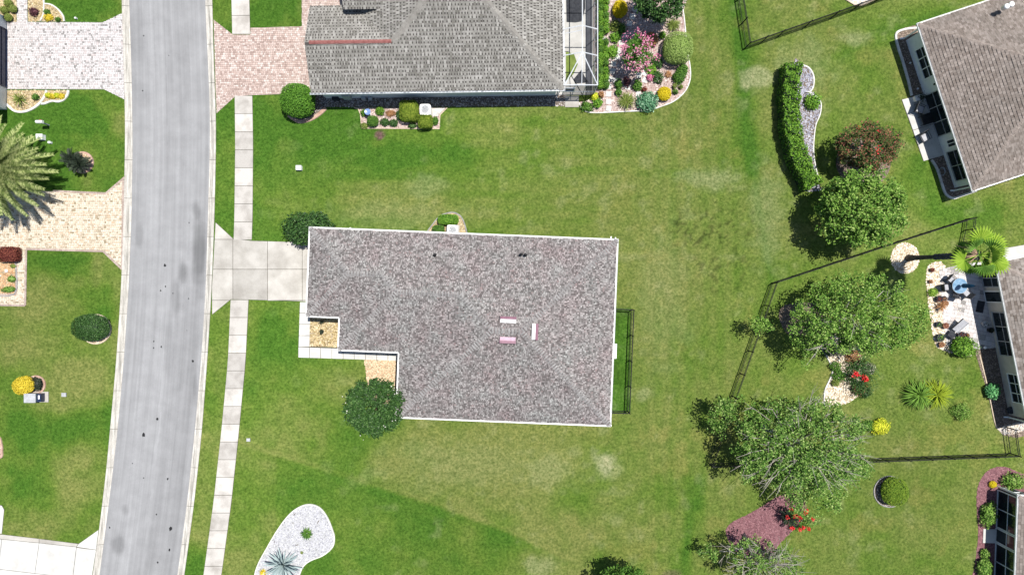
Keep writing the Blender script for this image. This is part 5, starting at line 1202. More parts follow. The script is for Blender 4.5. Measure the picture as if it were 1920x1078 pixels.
for i in range(16):
    a = rr.uniform(1.9, 4.2); L = rr.uniform(.6, 1.5); dead.tube([top + Vector((0, 0, -.1)), top + Vector((math.cos(a) * L * .6, math.sin(a) * L * .6, -.1)), top + Vector((math.cos(a) * L, math.sin(a) * L, -.7))], [.03, .02, .012], 4)
o = dead.build('dead_stems', M['dead_stem'], palm)
# date palm at the left edge
pc = g(-8, 316, 3.3); palm = thing('date_palm', (pc.x, pc.y, 0), 'feathery date palm with grey-green fronds at the left edge', 'palm')
mb = MB(); mb.tube([(pc.x, pc.y, -.05), (pc.x, pc.y, 1.5), (pc.x, pc.y, 3.2)], [.35, .28, .34], 12); mb.build('trunk', M['palm_bark'], palm, True)
fm = [frond_mesh('frond', 4.5, 64, .42, 'leaf_date', .28, .04), frond_mesh('frond', 4.0, 60, .4, 'leaf_date', .36, .04)]
for i in range(88):
    o = bpy.data.objects.new('frond', fm[i % 2]); C.objects.link(o); o.parent = palm; o.location = (0, 0, 3.25)
    e = -14 + 74 * (i / 87) ** 1.05; o.rotation_euler = (rr.uniform(-.3, .3), -math.radians(e), i * 2.39996)
# small dark palm in the brick ring
fm2 = [frond_mesh('frond', .85, 20, .2, 'leaf_black', .35, .03), frond_mesh('frond', 1.0, 22, .22, 'leaf_black', .4, .03)]
for (x, y, lab, n) in ((149, 307, 'small dark palm in the pink brick ring, lower clump', 22), (135, 298, 'small dark palm leaning over the lawn beside the pink brick ring', 18)):
    rosette('small_palm', lab, x, y, .9, n, 1, .05, 'leaf_black', 'palm', elev=(-20, 70), mesh=fm2, part='frond', stem=.06, seed=n)
# blue agave, palmettos and other rosettes
rosette('agave', 'blue-grey agave on the kidney-shaped white gravel bed', 531, 1058, .12, 50, 1.6, .17, 'leaf_agave', 'agave', .1, (4, 72), seed=3)
rosette('palmetto', 'dark green palmetto clump in the fenced back yard', 1719, 739, .3, 170, 1.5, .085, 'leaf_light', 'palmetto', .7, (0, 70), seed=5)
rosette('palmetto', 'yellow-green palmetto clump right of the dark one', 1751, 738, .3, 170, 1.5, .085, 'leaf_ygreen2', 'palmetto', .7, (0, 70), seed=6)
rosette('spiky_palm', 'spiky dwarf palm in the bed below the white paver driveway', 38, 187, .25, 34, .75, .07, 'leaf_olive', 'palm', .5, (5, 75), seed=7)
rosette('cordyline', 'brown-leaved spiky plant on the edge of the paver patio', 1764, 574, .3, 34, .62, .06, 'leaf_brown', 'plant', .7, (5, 70), seed=8)
tuft('grass_tuft', 'bright green tuft in the white gravel near the agave', 575, 1000, 12, .35, 'leaf_mid', 110, .05, seed=1)
tuft('grass_tuft', 'tiny dry tuft on the white gravel beside the agave', 566, 1035, 3.5, .15, 'leaf_olive', 30, .03, seed=2)
tuft('grass_tuft', 'yellow-brown tuft at the lower left rim of the white gravel bed', 494, 1073, 8, .2, 'leaf_gold', 50, .04, seed=3)
tuft('ornamental_grass', 'feathery olive grass clump at the foot of the shrub garden', 1175, 190, 18, .7, 'leaf_olive', 240, .03, seed=4)
tuft('ornamental_grass', 'feathery grass clump below the dark shade tree', 1262, 48, 15, .6, 'leaf_olive', 170, .03, seed=5)
tuft('ornamental_grass', 'brownish grass clump left of the right-hand garden shrub', 1253, 140, 8, .4, 'leaf_brown', 90, .03, seed=6)

# ------------------------------------------------------------------ shrubs
# left side
for i, (x, y, lab) in enumerate(((15, 6, 'olive ball shrub nearest the top edge in the tan corner bed'), (8, 19, 'olive ball shrub nearest the left edge in the tan corner bed'), (24, 17, 'olive ball shrub beside the paver path in the tan corner bed'), (15, 33, 'olive ball shrub nearest the white driveway in the tan corner bed'))):
    shrub('ball_shrub', lab, x, y, 7.5, 7, .55, 'leaf_olive', .07, group='olive shrubs in the corner bed')
shrub('purple_shrub', 'dark purple plant in the tan gravel by the white paver path', 62, 22, 8.5, 7.5, .5, 'leaf_purple', .1, amp=.15, loose=.1)
shrub('small_shrub', 'small dark green shrub at the top of the curved gravel bed', 88, 23, 5.5, 5, .4, 'leaf_mid', .08, amp=.15)
shrub('small_shrub', 'yellow-flowered shrub in the middle of the curved gravel bed', 90, 33, 8, 6, .4, 'leaf_gold', .08, amp=.15)
shrub('small_shrub', 'small green shrub at the lower right of the curved gravel bed', 108, 37, 5, 4, .35, 'leaf_mid', .08, amp=.15)
shrub('small_shrub', 'small green shrub right of the spiky dwarf palm', 66, 182, 6.5, 5.5, .45, 'leaf_mid', .08, amp=.15)
for i, x in enumerate((90, 98, 106, 115)):
    shrub('small_shrub', ('first', 'second', 'third', 'fourth')[i] + ' yellow-green plant from the left in the row below the white driveway', x, 179 + (i % 2) * 2, 5.5, 5, .3, 'leaf_gold' if i % 2 else 'leaf_ygreen', .07, amp=.2, group='plants below the white driveway')
shrub('clipped_hedge', 'maroon box-clipped hedge at the left edge by the tan driveway', 15, 477, 19, 13.5, .95, 'leaf_maroon', .09, 7.0, .02, 1.3, cat='hedge')
shrub('small_shrub', 'upper green tuft in the orange mulch bed', 21, 523, 8, 5.5, .3, 'leaf_light', .07, amp=.2)
shrub('small_shrub', 'lower green tuft in the orange mulch bed', 16, 543, 13, 5.5, .3, 'leaf_light', .07, amp=.2, parts=False)
shrub('small_shrub', 'small pale tuft by the path in the orange mulch bed', 24, 499, 5, 4, .25, 'leaf_olive', .06, amp=.2)
shrub('round_shrub', 'dark green oval shrub on a round tan bed beside the street', 168, 614, 33.5, 24, 1.3, 'leaf_dark', .1, 2.3, .05, 1.3)
shrub('yellow_shrub', 'gold and green ball shrub behind the green utility cabinet', 43, 723, 20, 17, .95, 'leaf_gold', .09, 2.1, .06, 1.3)
shrub('low_shrub', 'dark low shrub between gold ball shrub and brick ring', 68, 720, 10, 12, .5, 'leaf_black', .1, amp=.2)
# top house
shrub('round_shrub', 'large dark green round shrub at the garage corner of the top house', 557, 188.5, 31, 31, 2.2, 'leaf_vivid2' if 'leaf_vivid2' in M else 'leaf_mid', .11, 2.4, .03, 1.3)
shrub('clipped_shrub', 'box-clipped shrub left of the air conditioner by the top house', 767, 209, 17, 19, 1.15, 'leaf_topiary2', .08, 6.0, .02, 1.3, cat='shrub')
shrub('clipped_shrub', 'small box-clipped shrub below the air conditioner by the top house', 797.5, 229, 13, 12, 1.0, 'leaf_topiary2', .08, 7.0, .02, 1.3)
shrub('small_shrub', 'bright green round plant right of the blue birdbath', 712, 208, 8, 8, .45, 'leaf_vivid', .08, amp=.15)
shrub('clipped_shrub', 'round dark shrub below the blue birdbath', 699, 227, 10.5, 10, .8, 'leaf_mid', .08, 2.4, .05)
shrub('small_shrub', 'left of two dark tufts along the lower bark bed', 721, 229, 8, 7, .35, 'leaf_dark', .08, amp=.2)
shrub('small_shrub', 'right of two dark tufts along the lower bark bed', 737, 231, 9, 7, .35, 'leaf_dark', .08, amp=.2)
shrub('small_shrub', 'dry reddish plant in the middle of the bark bed', 732, 213, 9, 6, .3, 'leaf_brown', .07, amp=.2)
shrub('small_shrub', 'dark tuft below the larger box-clipped shrub', 773, 236, 8, 5, .3, 'leaf_dark', .08, amp=.2)
shrub('small_shrub', 'tuft at the right end of the bark bed', 816, 227, 6, 8, .35, 'leaf_mid', .08, amp=.2)
shrub('small_shrub', 'pale tuft in the lower left corner of the bark bed', 683, 236, 7, 5, .3, 'leaf_olive', .07, amp=.2)
shrub('small_shrub', 'leafy plant at the left edge of the bark bed', 682, 212, 6, 7, .35, 'leaf_mid', .08, amp=.2)
shrub('small_shrub', 'dark plant squeezed left of the larger box-clipped shrub', 748, 216, 5, 9, .5, 'leaf_dark', .08, amp=.15)
# hedge clumps along the cage
ORD = ('first', 'second', 'third', 'fourth', 'fifth', 'sixth', 'seventh', 'eighth', 'ninth', 'tenth', 'eleventh', 'twelfth', 'thirteenth', 'fourteenth')
k = 0
for col, x in enumerate((1125.5, 1135.5)):
    ys_ = [y for y in range(159, -12, -13) if not (60 < y < 78 and col)]
    for i, y in enumerate(ys_):
        k += 1
        shrub('hedge_plant', ORD[i] + ' hedge plant from the bottom in the ' + ('row against the screened patio' if col == 0 else 'outer row beside the screened patio'), x + random.uniform(-1, 1), y, 6.2, 7.5, .75, 'leaf_vivid3' if k % 3 else 'leaf_mid', .09, amp=.2, group='hedge plants inner row' if col == 0 else 'hedge plants outer row', cat='hedge plant')
shrub('yellow_shrub', 'bright yellow ball shrub near the top of the shrub garden', 1163, 17, 13.5, 16, 1.0, 'leaf_yellow', .08, 2.2, .05, 1.2)
shrub('yellow_shrub', 'bright yellow ball shrub near the lower rim of the shrub garden', 1245.5, 176, 12.5, 12.5, .8, 'leaf_yellow', .07, 2.3, .03, 1.2)
shrub('topiary', 'big clipped pale green ball at the right of the shrub garden', 1271, 90, 27, 29, 1.9, 'leaf_topiary', .075, 2.6, .02, 1.5)
shrub('bronze_shrub', 'brown-bronze round shrub beside the pink crape myrtle', 1221, 74, 13, 13, .9, 'leaf_brown', .07, 2.1, .06)
shrub('blue_shrub', 'teal-green glossy shrub at the foot of the shrub garden', 1214, 191, 18.5, 18, .8, 'leaf_teal', .13, 2.1, .1)
shrub('garden_shrub', 'dark green upper lobe shrub at the right rim of the garden', 1281, 130, 9, 10, .8, 'leaf_mid', .1, amp=.15)
shrub('garden_shrub', 'dark green lower lobe shrub at the right rim of the garden', 1274, 144, 11, 12, .8, 'leaf_mid', .1, amp=.15)
for (x, y, rx, ry, m_, lab) in ((1155, 50, 9, 9, 'leaf_olive', 'mixed olive plant below the upper yellow ball'), (1165, 55, 7, 9, 'leaf_mid', 'green plant right of the mixed olive plant'), (1153, 71, 7.5, 8, 'leaf_vivid3', 'bright green plant left of the white stepping stones'),
        (1149, 96, 8.5, 10, 'leaf_vivid3', 'tall green plant between hedge row and stepping stones'), (1160, 158, 6, 7, 'leaf_mid', 'green plant right of the lower stepping stones'), (1160, 173, 5, 5, 'leaf_mid', 'tiny green plant right of the lowest stepping stones'),
        (1196, 161, 7, 9, 'leaf_mid', 'leafy reddish-green plant in the middle of the lower garden'), (1222, 131, 8, 7.5, 'leaf_vivid3', 'bright green plant below the pink crape myrtle'), (1232, 144, 9, 9, 'leaf_dark', 'dark green plant beside the bright one below the crape myrtle'), (1233, 118, 9, 8, 'leaf_dark', 'dark plant right of the crape myrtle trunk'),
        (1219, 145, 6, 5, 'flower_pink', 'low pink-flowered plant below the crape myrtle'), (1176, 153, 6, 7, 'leaf_purple', 'small maroon plant left of centre in the lower garden'), (1265, 162, 3.5, 3.5, 'leaf_olive', 'first small tuft along the lower right rim'), (1277, 163, 3.5, 3.5, 'leaf_olive', 'second small tuft along the lower right rim'), (1267, 172, 4, 3.5, 'leaf_mid', 'third small tuft along the lower right rim'),
        (1100, 200, 9, 8, 'leaf_mid', 'flowering plant in the lower left tip of the garden'), (1122, 194, 7, 8, 'leaf_vivid3', 'bright plant right of the lower left tip of the garden'), (1116, 182, 6, 6, 'leaf_ygreen', 'yellow-green plant beside the cage corner'), (1128, 178, 4, 5, 'leaf_brown', 'brown plant beside the cage corner'), (1243, 66, 5, 5, 'leaf_vivid3', 'small lime plant left of the big clipped ball'), (1208, 168, 4, 4, 'leaf_maroon', 'tiny maroon plant above the teal shrub')):
    shrub('garden_plant', lab, x, y, rx * 1.1, ry * 1.1, .5, m_, .13, amp=.3, loose=.22, dens=1.3, cs=.62, group='small plants in the shrub garden', cat='plant', parts=False)
# centre house
shrub('clipped_shrub', 'oblong clipped shrub above the air conditioner of the centre house', 840, 412, 19, 9.5, .9, 'leaf_vivid3', .08, 4.0, .04, 1.3)
shrub('clipped_shrub', 'small clipped shrub left of the air conditioner of the centre house', 822, 431, 11, 8, .8, 'leaf_mid', .08, 4.0, .04, 1.3)
# right side
def hedge_run(label, pts_px, w_px, h, mat):
    SEED[0] += 1; r = np.random.default_rng(SEED[0]); pp = [Vector(p) for p in smooth(pts_px, 8, False)]
    root = thing('hedge', g(*pts_px[len(pts_px) // 2]), label, 'hedge'); P = []; O = []; mb = MB(); vs = []
    for a, b in zip(pp[:-1], pp[1:]):
        d = (b - a); L = d.length; d.normalize(); n_ = Vector((-d.y, d.x)); cnt = int(L * 30)
        for _ in range(cnt):
            t = r.random(); f = r.random()
            if f < .6: s = r.uniform(-1, 1) * .98; z = h * (r.uniform(.86, 1.04) + .09 * math.sin(a.y * .21 + s * 2) + .06 * math.sin(a.y * .53 - s * 3))
            else: s = (1 if r.random() < .5 else -1) * r.uniform(.88, 1.03); z = h * r.uniform(.05, .98)
            s *= 1 + .08 * math.sin(a.y * .11) + .05 * math.sin(a.y * .31)
            q = a + d * (L * t) + n_ * (s * w_px / 2); w = g(q.x, q.y, 0); P.append((w.x, w.y, z)); O.append((n_.x * s * .4, -n_.y * s * .4, .5))
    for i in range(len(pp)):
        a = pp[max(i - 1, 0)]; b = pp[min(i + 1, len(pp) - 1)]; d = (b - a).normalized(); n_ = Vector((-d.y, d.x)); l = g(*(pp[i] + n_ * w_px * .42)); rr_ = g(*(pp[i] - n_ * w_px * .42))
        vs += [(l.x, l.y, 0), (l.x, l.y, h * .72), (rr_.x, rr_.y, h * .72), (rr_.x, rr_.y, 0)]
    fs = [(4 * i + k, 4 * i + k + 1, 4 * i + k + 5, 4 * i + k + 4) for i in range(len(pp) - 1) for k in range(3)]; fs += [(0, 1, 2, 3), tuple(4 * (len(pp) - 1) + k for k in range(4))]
    leaf_mesh('foliage', np.array(P), .15, mat, root, 5, .35, 1.7, np.array(O)); mb.add(vs, fs); mb.build('dark_core', M['leaf_black'], root)  # solid blackish-green core added inside the leaves to close see-through gaps
hedge_run('tall bright hedge curving down the back lawn beside grey gravel', [(1474, 130), (1470, 190), (1472, 240), (1482, 290), (1500, 332), (1512, 355)], 29, 1.7, 'leaf_vivid')
shrub('lime_shrub', 'bright round shrub between hedge and brown-roofed house', 1525, 191, 14, 14, .8, 'leaf_vivid3', .14, amp=.25, loose=.2, cs=.6)
shrub('low_shrub', 'silvery shrub at the left foot of the red-tipped crape myrtle', 1582, 293, 11, 12, .8, 'leaf_greyw', .1, amp=.15)
shrub('lime_shrub', 'bright green bush at the lower end of the paver patio', 1809, 651, 23, 20, 1.3, 'leaf_vivid', .13, 2.1, .1)
shrub('low_shrub', 'small yellow-green bush on the edge of the patio stones', 1750, 548, 8.5, 7.5, .4, 'leaf_lime', .08, amp=.1)
shrub('yellow_shrub', 'yellow-green shrub right of the big pale-branched tree', 1650, 799, 17, 14, .7, 'leaf_ygreen', .1, amp=.15)
shrub('low_shrub', 'dark low shrub left of the yellow-green one', 1630, 798, 10, 10, .5, 'leaf_mid', .1, amp=.15)
shrub('low_shrub', 'loose shrub standing alone in the fenced yard', 1805, 772, 16, 14, .7, 'leaf_light', .09, amp=.25, loose=.25, core=False)
shrub('low_shrub', 'glossy green shrub against the wall of the middle right house', 1862, 733, 13, 15, .9, 'leaf_vivid4', .16, amp=.15)
shrub('ball_shrub', 'green ball shrub on its dark round bed, lower right lawn', 1678, 922, 24, 26, 1.35, 'leaf_lime2', .09, 2.2, .04, 1.3)
shrub('yellow_shrub', 'tiny yellow ball in the purple mulch by the porch', 1862, 908, 7, 6.5, .4, 'leaf_yellow', .06)
shrub('porch_shrub', 'leafy shrub right of the tiny yellow ball', 1905, 903, 20, 14, .9, 'leaf_light', .12, amp=.25, loose=.15)
shrub('porch_shrub', 'leafy shrub against the porch above the white landing', 1855, 965, 13, 24, .9, 'leaf_light', .12, amp=.25, loose=.15)
shrub('porch_shrub', 'leafy shrub against the porch at the bottom edge', 1848, 1066, 14, 24, .9, 'leaf_light', .12, amp=.25, loose=.15)
shrub('porch_shrub', 'small shrub below the white landing of the porch', 1848, 1038, 8, 8, .6, 'leaf_light', .1, amp=.25, loose=.15)
# red flowering bushes
rosette('red_ginger', 'red-flowered spiky shrub on the purple mulch bed', 1480, 968, .9, 50, .95, .09, 'leaf_black', 'plant', .3, (-10, 75), seed=12, stem=.05)
rf = [x for x in bpy.data.objects if x.name.startswith('red_ginger')][0]
r_ = np.random.default_rng(3); pts = np.concatenate([np.array(g(x, y, 1.35)) + r_.normal(size=(26, 3)) * .075 for x, y in ((1486, 956), (1513, 958), (1490, 967), (1476, 970), (1500, 970), (1524, 974), (1485, 990), (1507, 988), (1500, 992), (1518, 992), (1492, 966), (1510, 962))])
tag(leaf_mesh('blossom', pts, .12, 'flower_red', rf, 4, .5, 1.2), kind='stuff')
shrub('red_ginger_foliage' if False else 'dark_shrub', 'dark green leaves behind the red flowers on purple mulch', 1497, 972, 24, 20, 1.0, 'leaf_mid', .14, amp=.3, loose=.3, core=False, dens=.5)
shrub('red_flower_shrub', 'dark shrub with two vivid red blooms in the cream gravel bed', 1612, 702, 25, 33, 1.2, 'leaf_dark', .13, amp=.35, loose=.35, core=False, dens=.7)
rf = [x for x in bpy.data.objects if x.name.startswith('red_flower_shrub')][0]
pts = np.concatenate([np.array(g(x, y, 1.25)) + r_.normal(size=(k_, 3)) * s_ for x, y, k_, s_ in ((1605, 702, 60, .12), (1623, 711, 40, .1), (1620, 706, 20, .1))]); tag(leaf_mesh('blossom', pts, .13, 'flower_red', rf, 4, .5, 1.2), kind='stuff')
for (x, y, rx, lab, m_) in ((1567, 688, 10, 'upper green clump on the cream gravel bed', 'leaf_mid'), (1574, 705, 11, 'middle green clump on the cream gravel bed', 'leaf_mid'), (1567, 718, 7, 'lower green clump on the cream gravel bed', 'leaf_olive'), (1612, 728, 13, 'bronze clump at the lower end of the cream gravel bed', 'leaf_red'), (1630, 692, 11, 'grey-green clump right of the red blooms', 'leaf_greyw'), (1555, 655, 11, 'dark clump at the upper left of the cream gravel bed', 'leaf_dark'), (1600, 668, 13, 'straw-coloured clump above the red blooms', 'leaf_brown'), (1622, 735, 12, 'dark clump reaching onto the lawn below the red blooms', 'leaf_dark'), (1590, 650, 14, 'pale dry clump at the top of the cream gravel bed', 'leaf_greyw')):
    shrub('bed_plant', lab, x, y, rx, rx * .9, .55, m_, .11, amp=.25, loose=.2, group='plants on the cream gravel bed', cat='plant', core=False)

# ------------------------------------------------------------------ equipment, furniture and small things
def air_conditioner(px, py, label, rz):
    z = .85; c = g(px, py, z); root = thing('air_conditioner', (c.x, c.y, 0), label, 'air conditioner', 'outdoor air conditioner units'); w = .86
    mb = MB(); mb.box((c.x, c.y, .05), (w + .15, w + .15, .1), rz); mb.build('pad', M['concrete'], root)
    mb = MB(); mb.box((c.x, c.y, .44), (w - .06, w - .06, .68), rz)
    R = Matrix.Rotation(rz, 3, 'Z')
    for s in range(7):
        for a in (0, 1, 2, 3):
            q = Matrix.Rotation(rz + a * math.pi / 2, 3, 'Z') @ Vector((w / 2 - .02, 0, 0)); mb.box((c.x + q.x, c.y + q.y, .16 + s * .09), (.03, w - .1, .03), rz + a * math.pi / 2)
    mb.build('casing', M['grey_metal'], root)
    mb = MB(); n = 24; vs = []; q4 = []
    for i in range(n):
        a = 6.28318 * i / n; cx, sx = math.cos(a), math.sin(a); k = 1 / (abs(cx) ** 8 + abs(sx) ** 8) ** .125
        o_ = R @ Vector((cx * k * w / 2, sx * k * w / 2, 0)); i_ = R @ Vector((cx * .33, sx * .33, 0))
        vs += [(c.x + o_.x, c.y + o_.y, z - .06), (c.x + o_.x, c.y + o_.y, z), (c.x + i_.x, c.y + i_.y, z + .015), (c.x + i_.x, c.y + i_.y, z - .1)]
    mb.add(vs, [(4 * i + k, 4 * ((i + 1) % n) + k, 4 * ((i + 1) % n) + k + 1, 4 * i + k + 1) for i in range(n) for k in range(3)]); top = mb.build('top_cover', M['white'], root)
    mb = MB(); mb.lathe((c.x, c.y, z - .2), [(.02, 0), (.34, 0), (.34, .01), (.02, .01)], 20); mb.build('well', M['black'], top)
    fb = MB()
    for i in range(4):
        a = i * math.pi / 2 + .4; vs = []
        for (r_, t, zz_) in ((.06, -.4, -.13), (.31, -.3, -.12), (.31, .16, -.05), (.06, .3, -.06)): vs.append((c.x + r_ * math.cos(a + t), c.y + r_ * math.sin(a + t), z + zz_))
        fb.add(vs, [(0, 1, 2, 3)])
    fb.lathe((c.x, c.y, z - .13), [(.09, 0), (.1, .08), (.04, .11)], 10); fb.build('fan', M['grey_metal'], top)
    gr = MB()
    for rr_ in (.12, .19, .26): gr.tube([(c.x + rr_ * math.cos(t), c.y + rr_ * math.sin(t), z + .01) for t in np.linspace(0, 6.2832, 22)], .006, 4, cap=False)
    for i in range(6):
        a = i * math.pi / 3; gr.tube([(c.x + .05 * math.cos(a), c.y + .05 * math.sin(a), z + .012), (c.x + .34 * math.cos(a), c.y + .34 * math.sin(a), z + .012)], .006, 4)
    gr.build('fan_guard', M['grey_metal'], top)
air_conditioner(797, 205.5, 'white air conditioner with round fan beside the top house', 0.012)
air_conditioner(848, 432, 'white air conditioner with round fan behind the centre house', -.04)
# green utility cabinet
c = g(60, 746, .6); root = thing('utility_cabinet', (c.x, c.y, 0), 'green-grey utility cabinet on the left lawn by the gold shrub', 'utility cabinet')
mb = MB(); mb.box((c.x + .2, c.y, .04), (1.5, .85, .08)); mb.build('pad', M['concrete'], root)
mb = MB(); mb.box((c.x - .12, c.y, .36), (.88, .68, .62)); mb.build('body', M['green_metal'], root)
mb = MB(); mb.box((c.x - .12, c.y, .69), (.95, .75, .05), taper=.97); mb.build('lid', M['grey_metal'], root)
mb = MB(); mb.box((c.x + .5, c.y, .28), (.36, .66, .48), taper=.96); mb.build('side_box', M['navy'], root)
mb = MB(); mb.box((c.x + .5, c.y + .05, .525), (.12, .3, .015)); mb.build('notice', M['white'], root)
# white lamp post / mailbox and boxes on the left lawn
c = g(92, 235); root = thing('mailbox', c, 'white mailbox on a post on the top left lawn', 'mailbox')
mb = MB(); mb.box((c.x, c.y, .5), (.1, .1, 1.0)); mb.build('post', M['grey_metal'], root)
mb = MB(); vs = []; n = 9
for xx in (-.26, .26):
    for i in range(n):
        a = math.pi * i / (n - 1); vs.append((c.x + xx, c.y + .12 * math.cos(a), 1.12 + .14 * math.sin(a)))
    vs += [(c.x + xx, c.y - .12, .98), (c.x + xx, c.y + .12, .98)]
m_ = n + 2; mb.add(vs, [tuple(reversed(range(m_))), tuple(range(m_, 2 * m_))] + [(i, (i + 1) % m_, m_ + (i + 1) % m_, m_ + i) for i in range(m_)]); mb.build('box', M['white'], root)
mb = MB(); mb.box((c.x + .1, c.y + .14, 1.15), (.16, .02, .06)); mb.build('flag', M['flower_red'], root)
def small_box(px, py, s, h, label, name='utility_box', mat='white', lid='white'):
    c = g(px, py, h); root = thing(name, (c.x, c.y, 0), label, 'utility box')
    mb = MB(); mb.box((c.x, c.y, h / 2 - .02), (s, s * .85, h), taper=.94); mb.build('body', M[mat], root)
    mb = MB(); mb.box((c.x, c.y, h), (s * 1.08, s * .93, .05), taper=.9); mb.build('lid', M[lid], root); return root
small_box(73, 256.5, .5, .45, 'square white utility box on the left lawn above the date palm')
small_box(92, 267, .2, .25, 'tiny white utility cap right of the date palm crown')
small_box(119.5, 740, .36, .1, 'flat grey valve box in the left lawn', mat='grey_metal', lid='grey_metal')
small_box(559.5, 314.5, .42, .4, 'small white utility box on the side lawn below the top house')
small_box(465.5, 824.5, .3, .06, 'bluish valve cover beside the sidewalk', mat='blue', lid='grey_metal')
small_box(141, 34, .14, .2, 'tiny white light in the top left lawn')
# birdbath
c = g(689, 210, .75); root = thing('birdbath', (c.x, c.y, 0), 'blue birdbath bowl in the bark bed', 'birdbath')
mb = MB(); mb.lathe((c.x, c.y, 0), [(.17, 0), (.15, .05), (.06, .12), (.05, .6), (.1, .68)], 12); mb.build('pedestal', M['stone'], root, True)
mb = MB(); mb.lathe((c.x, c.y, .66), [(.08, 0), (.24, .08), (.26, .1), (.22, .09), (.05, .04)], 16); mb.build('bowl', M['blue'], root, True)
# stones in the orange mulch, gravel bits
for (x, y, s, lab) in ((13, 508, .26, 'white rock in the orange mulch, right of two'), (0, 517, .2, 'white rock in the orange mulch at the left edge'), (1133, 74, .3, 'white rock beside the hedge plants in the garden')):
    c = g(x, y); r_ = np.random.default_rng(int(x) + 5); bm = bmesh.new(); bmesh.ops.create_icosphere(bm, subdivisions=2, radius=s / 1.6)
    for v in bm.verts: v.co = v.co * (1 + .22 * math.sin(v.co.x * 21 + x) * math.cos(v.co.y * 17)); v.co.z *= .6
    me = bpy.data.meshes.new('rock'); bm.to_mesh(me); bm.free(); me.materials.append(M['stone']); o = bpy.data.objects.new('rock', me); C.objects.link(o); o.location = (c.x, c.y, .06); tag(o, lab, 'rock')
# court ornament and lamp
c = g(605, 621); root = thing('planter', c, 'small dark planter on the yellow gravel of the front corner', 'planter')
mb = MB(); mb.lathe((c.x, c.y, 0), [(.11, 0), (.16, .3), (.17, .34), (.13, .33), (.12, .28)], 12); mb.build('pot', M['black'], root, True)
r_ = np.random.default_rng(8); leaf_mesh('foliage', np.array((c.x, c.y, .42)) + r_.normal(size=(60, 3)) * np.array((.07, .09, .06)), .1, 'leaf_black', root, 3)
c = g(603, 604); rosette('spiky_plant', 'dark spiky plant under the front eave in the yellow gravel', 603, 604, .15, 18, .3, .05, 'leaf_black', 'plant', .3, (10, 70), seed=31)
# sticks on the white gravel
for i, (x, y, a, L) in enumerate(((597, 978, 1.0, .42), (553, 963, .7, .3), (515, 1015, .9, .22), (550, 980, 1.4, .16), (557, 1021, .2, .3))):
    c = g(x, y); mb = MB(); dv = Vector((math.cos(a), math.sin(a), 0)) * L / 2; n_ = Vector((-dv.y, dv.x, 0)) * .25
    mb.tube([c - dv + Vector((0, 0, .045)), c + n_ * .3 + Vector((0, 0, .06)), c + dv + Vector((0, 0, .05))], [.012, .03, .006], 5); mb.tube([c + n_ * .3 + Vector((0, 0, .06)), c + dv * .6 + n_ + Vector((0, 0, .05))], [.018, .004], 4)
    o = mb.build('twig', M['bark'], None); tag(o, ('forked dark twig at the upper right of the white gravel', 'thin twig near the top rim of the white gravel', 'short twig on the left rim of the white gravel', 'tiny twig near the middle top of the white gravel', 'twig just above the agave')[i], 'twig')
# ---- patio furniture
def chair(px, py, rz, label, cushion=True, group='patio chairs', s=1.0):
    c = g(px, py, .45); root = thing('patio_chair', (c.x, c.y, 0), label, 'chair', group); R = Matrix.Rotation(rz, 3, 'Z')
    def P(x, y, z): q = R @ Vector((x * s, y * s, 0)); return (c.x + q.x, c.y + q.y, z)
    mb = MB(); mb.box(P(0, 0, .42), (.56 * s, .56 * s, .05), rz); mb.build('seat', M['darkgrey'], root)
    mb = MB(); mb.box(P(0, .3, .7), (.56 * s, .05, .55), rz, tilt=Matrix.Rotation(-.22, 3, 'X')); mb.build('backrest', M['darkgrey'], root)
    for x in (-.27, .27):
        for y in (-.26, .26): mb = MB(); mb.tube([P(x, y, .02), P(x, y, .43)], .018, 6); mb.build('leg', M['black'], root)
        mb = MB(); mb.tube([P(x * 1.08, -.27, .43), P(x * 1.08, -.27, .64), P(x * 1.08, .28, .66)], .02, 6); mb.build('armrest', M['black'], root)
    if cushion: mb = MB(); mb.box(P(0, -.03, .475), (.46 * s, .46 * s, .06), rz, taper=.9); mb.build('cushion', M['cushion'], root)
    return root
def pot(px, py, r, h, label, mat='terracotta', leaf='leaf_red', n=50, plant=True):
    c = g(px, py, h); root = thing('plant_pot', (c.x, c.y, 0), label, 'plant pot', 'pots on the patios')
    mb = MB(); mb.lathe((c.x, c.y, .04), [(r * .65, 0), (r * .95, h * .85), (r * 1.08, h * .88), (r * 1.08, h), (r * .9, h), (r * .85, h * .85)], 14); mb.build('pot', M[mat], root, True)
    if plant:
        q = np.random.default_rng(int(px)); leaf_mesh('foliage', np.array((c.x, c.y, h + .08)) + q.normal(size=(n, 3)) * np.array((r * .5, r * .5, .07)), .1, leaf, root, int(py))
    return root
chair(1783, 524, .9, 'dark patio chair above left of the blue glass table'); chair(1772, 539, 1.7, 'dark patio chair with pale cushion left of the blue glass table')
chair(1794, 552, 2.9, 'dark patio chair below the blue glass table', False); chair(1812, 550, -2.4, 'dark patio chair lower right of the blue glass table')
c = g(1800, 536, .74); root = thing('patio_table', (c.x, c.y, 0), 'round blue glass table on the paver patio', 'table')
mb = MB(); mb.lathe((c.x, c.y, .72), [(.6, 0), (.62, .012), (.6, .03), (.05, .03)], 28); mb.build('table_top', M['table_glass'], root)
mb = MB(); mb.tube([(c.x + .61 * math.cos(t), c.y + .61 * math.sin(t), .735) for t in np.linspace(0, 6.2832, 29)], .018, 5, cap=False); mb.build('rim', M['grey_metal'], root)
for i in range(4): a = i * math.pi / 2 + .5; mb = MB(); mb.tube([(c.x + .5 * math.cos(a), c.y + .5 * math.sin(a), .02), (c.x + .38 * math.cos(a), c.y + .38 * math.sin(a), .72)], .022, 6); mb.build('leg', M['black'], root)
root = thing('parasol', (c.x, c.y, 0), 'closed dark blue parasol standing in the glass table', 'parasol')
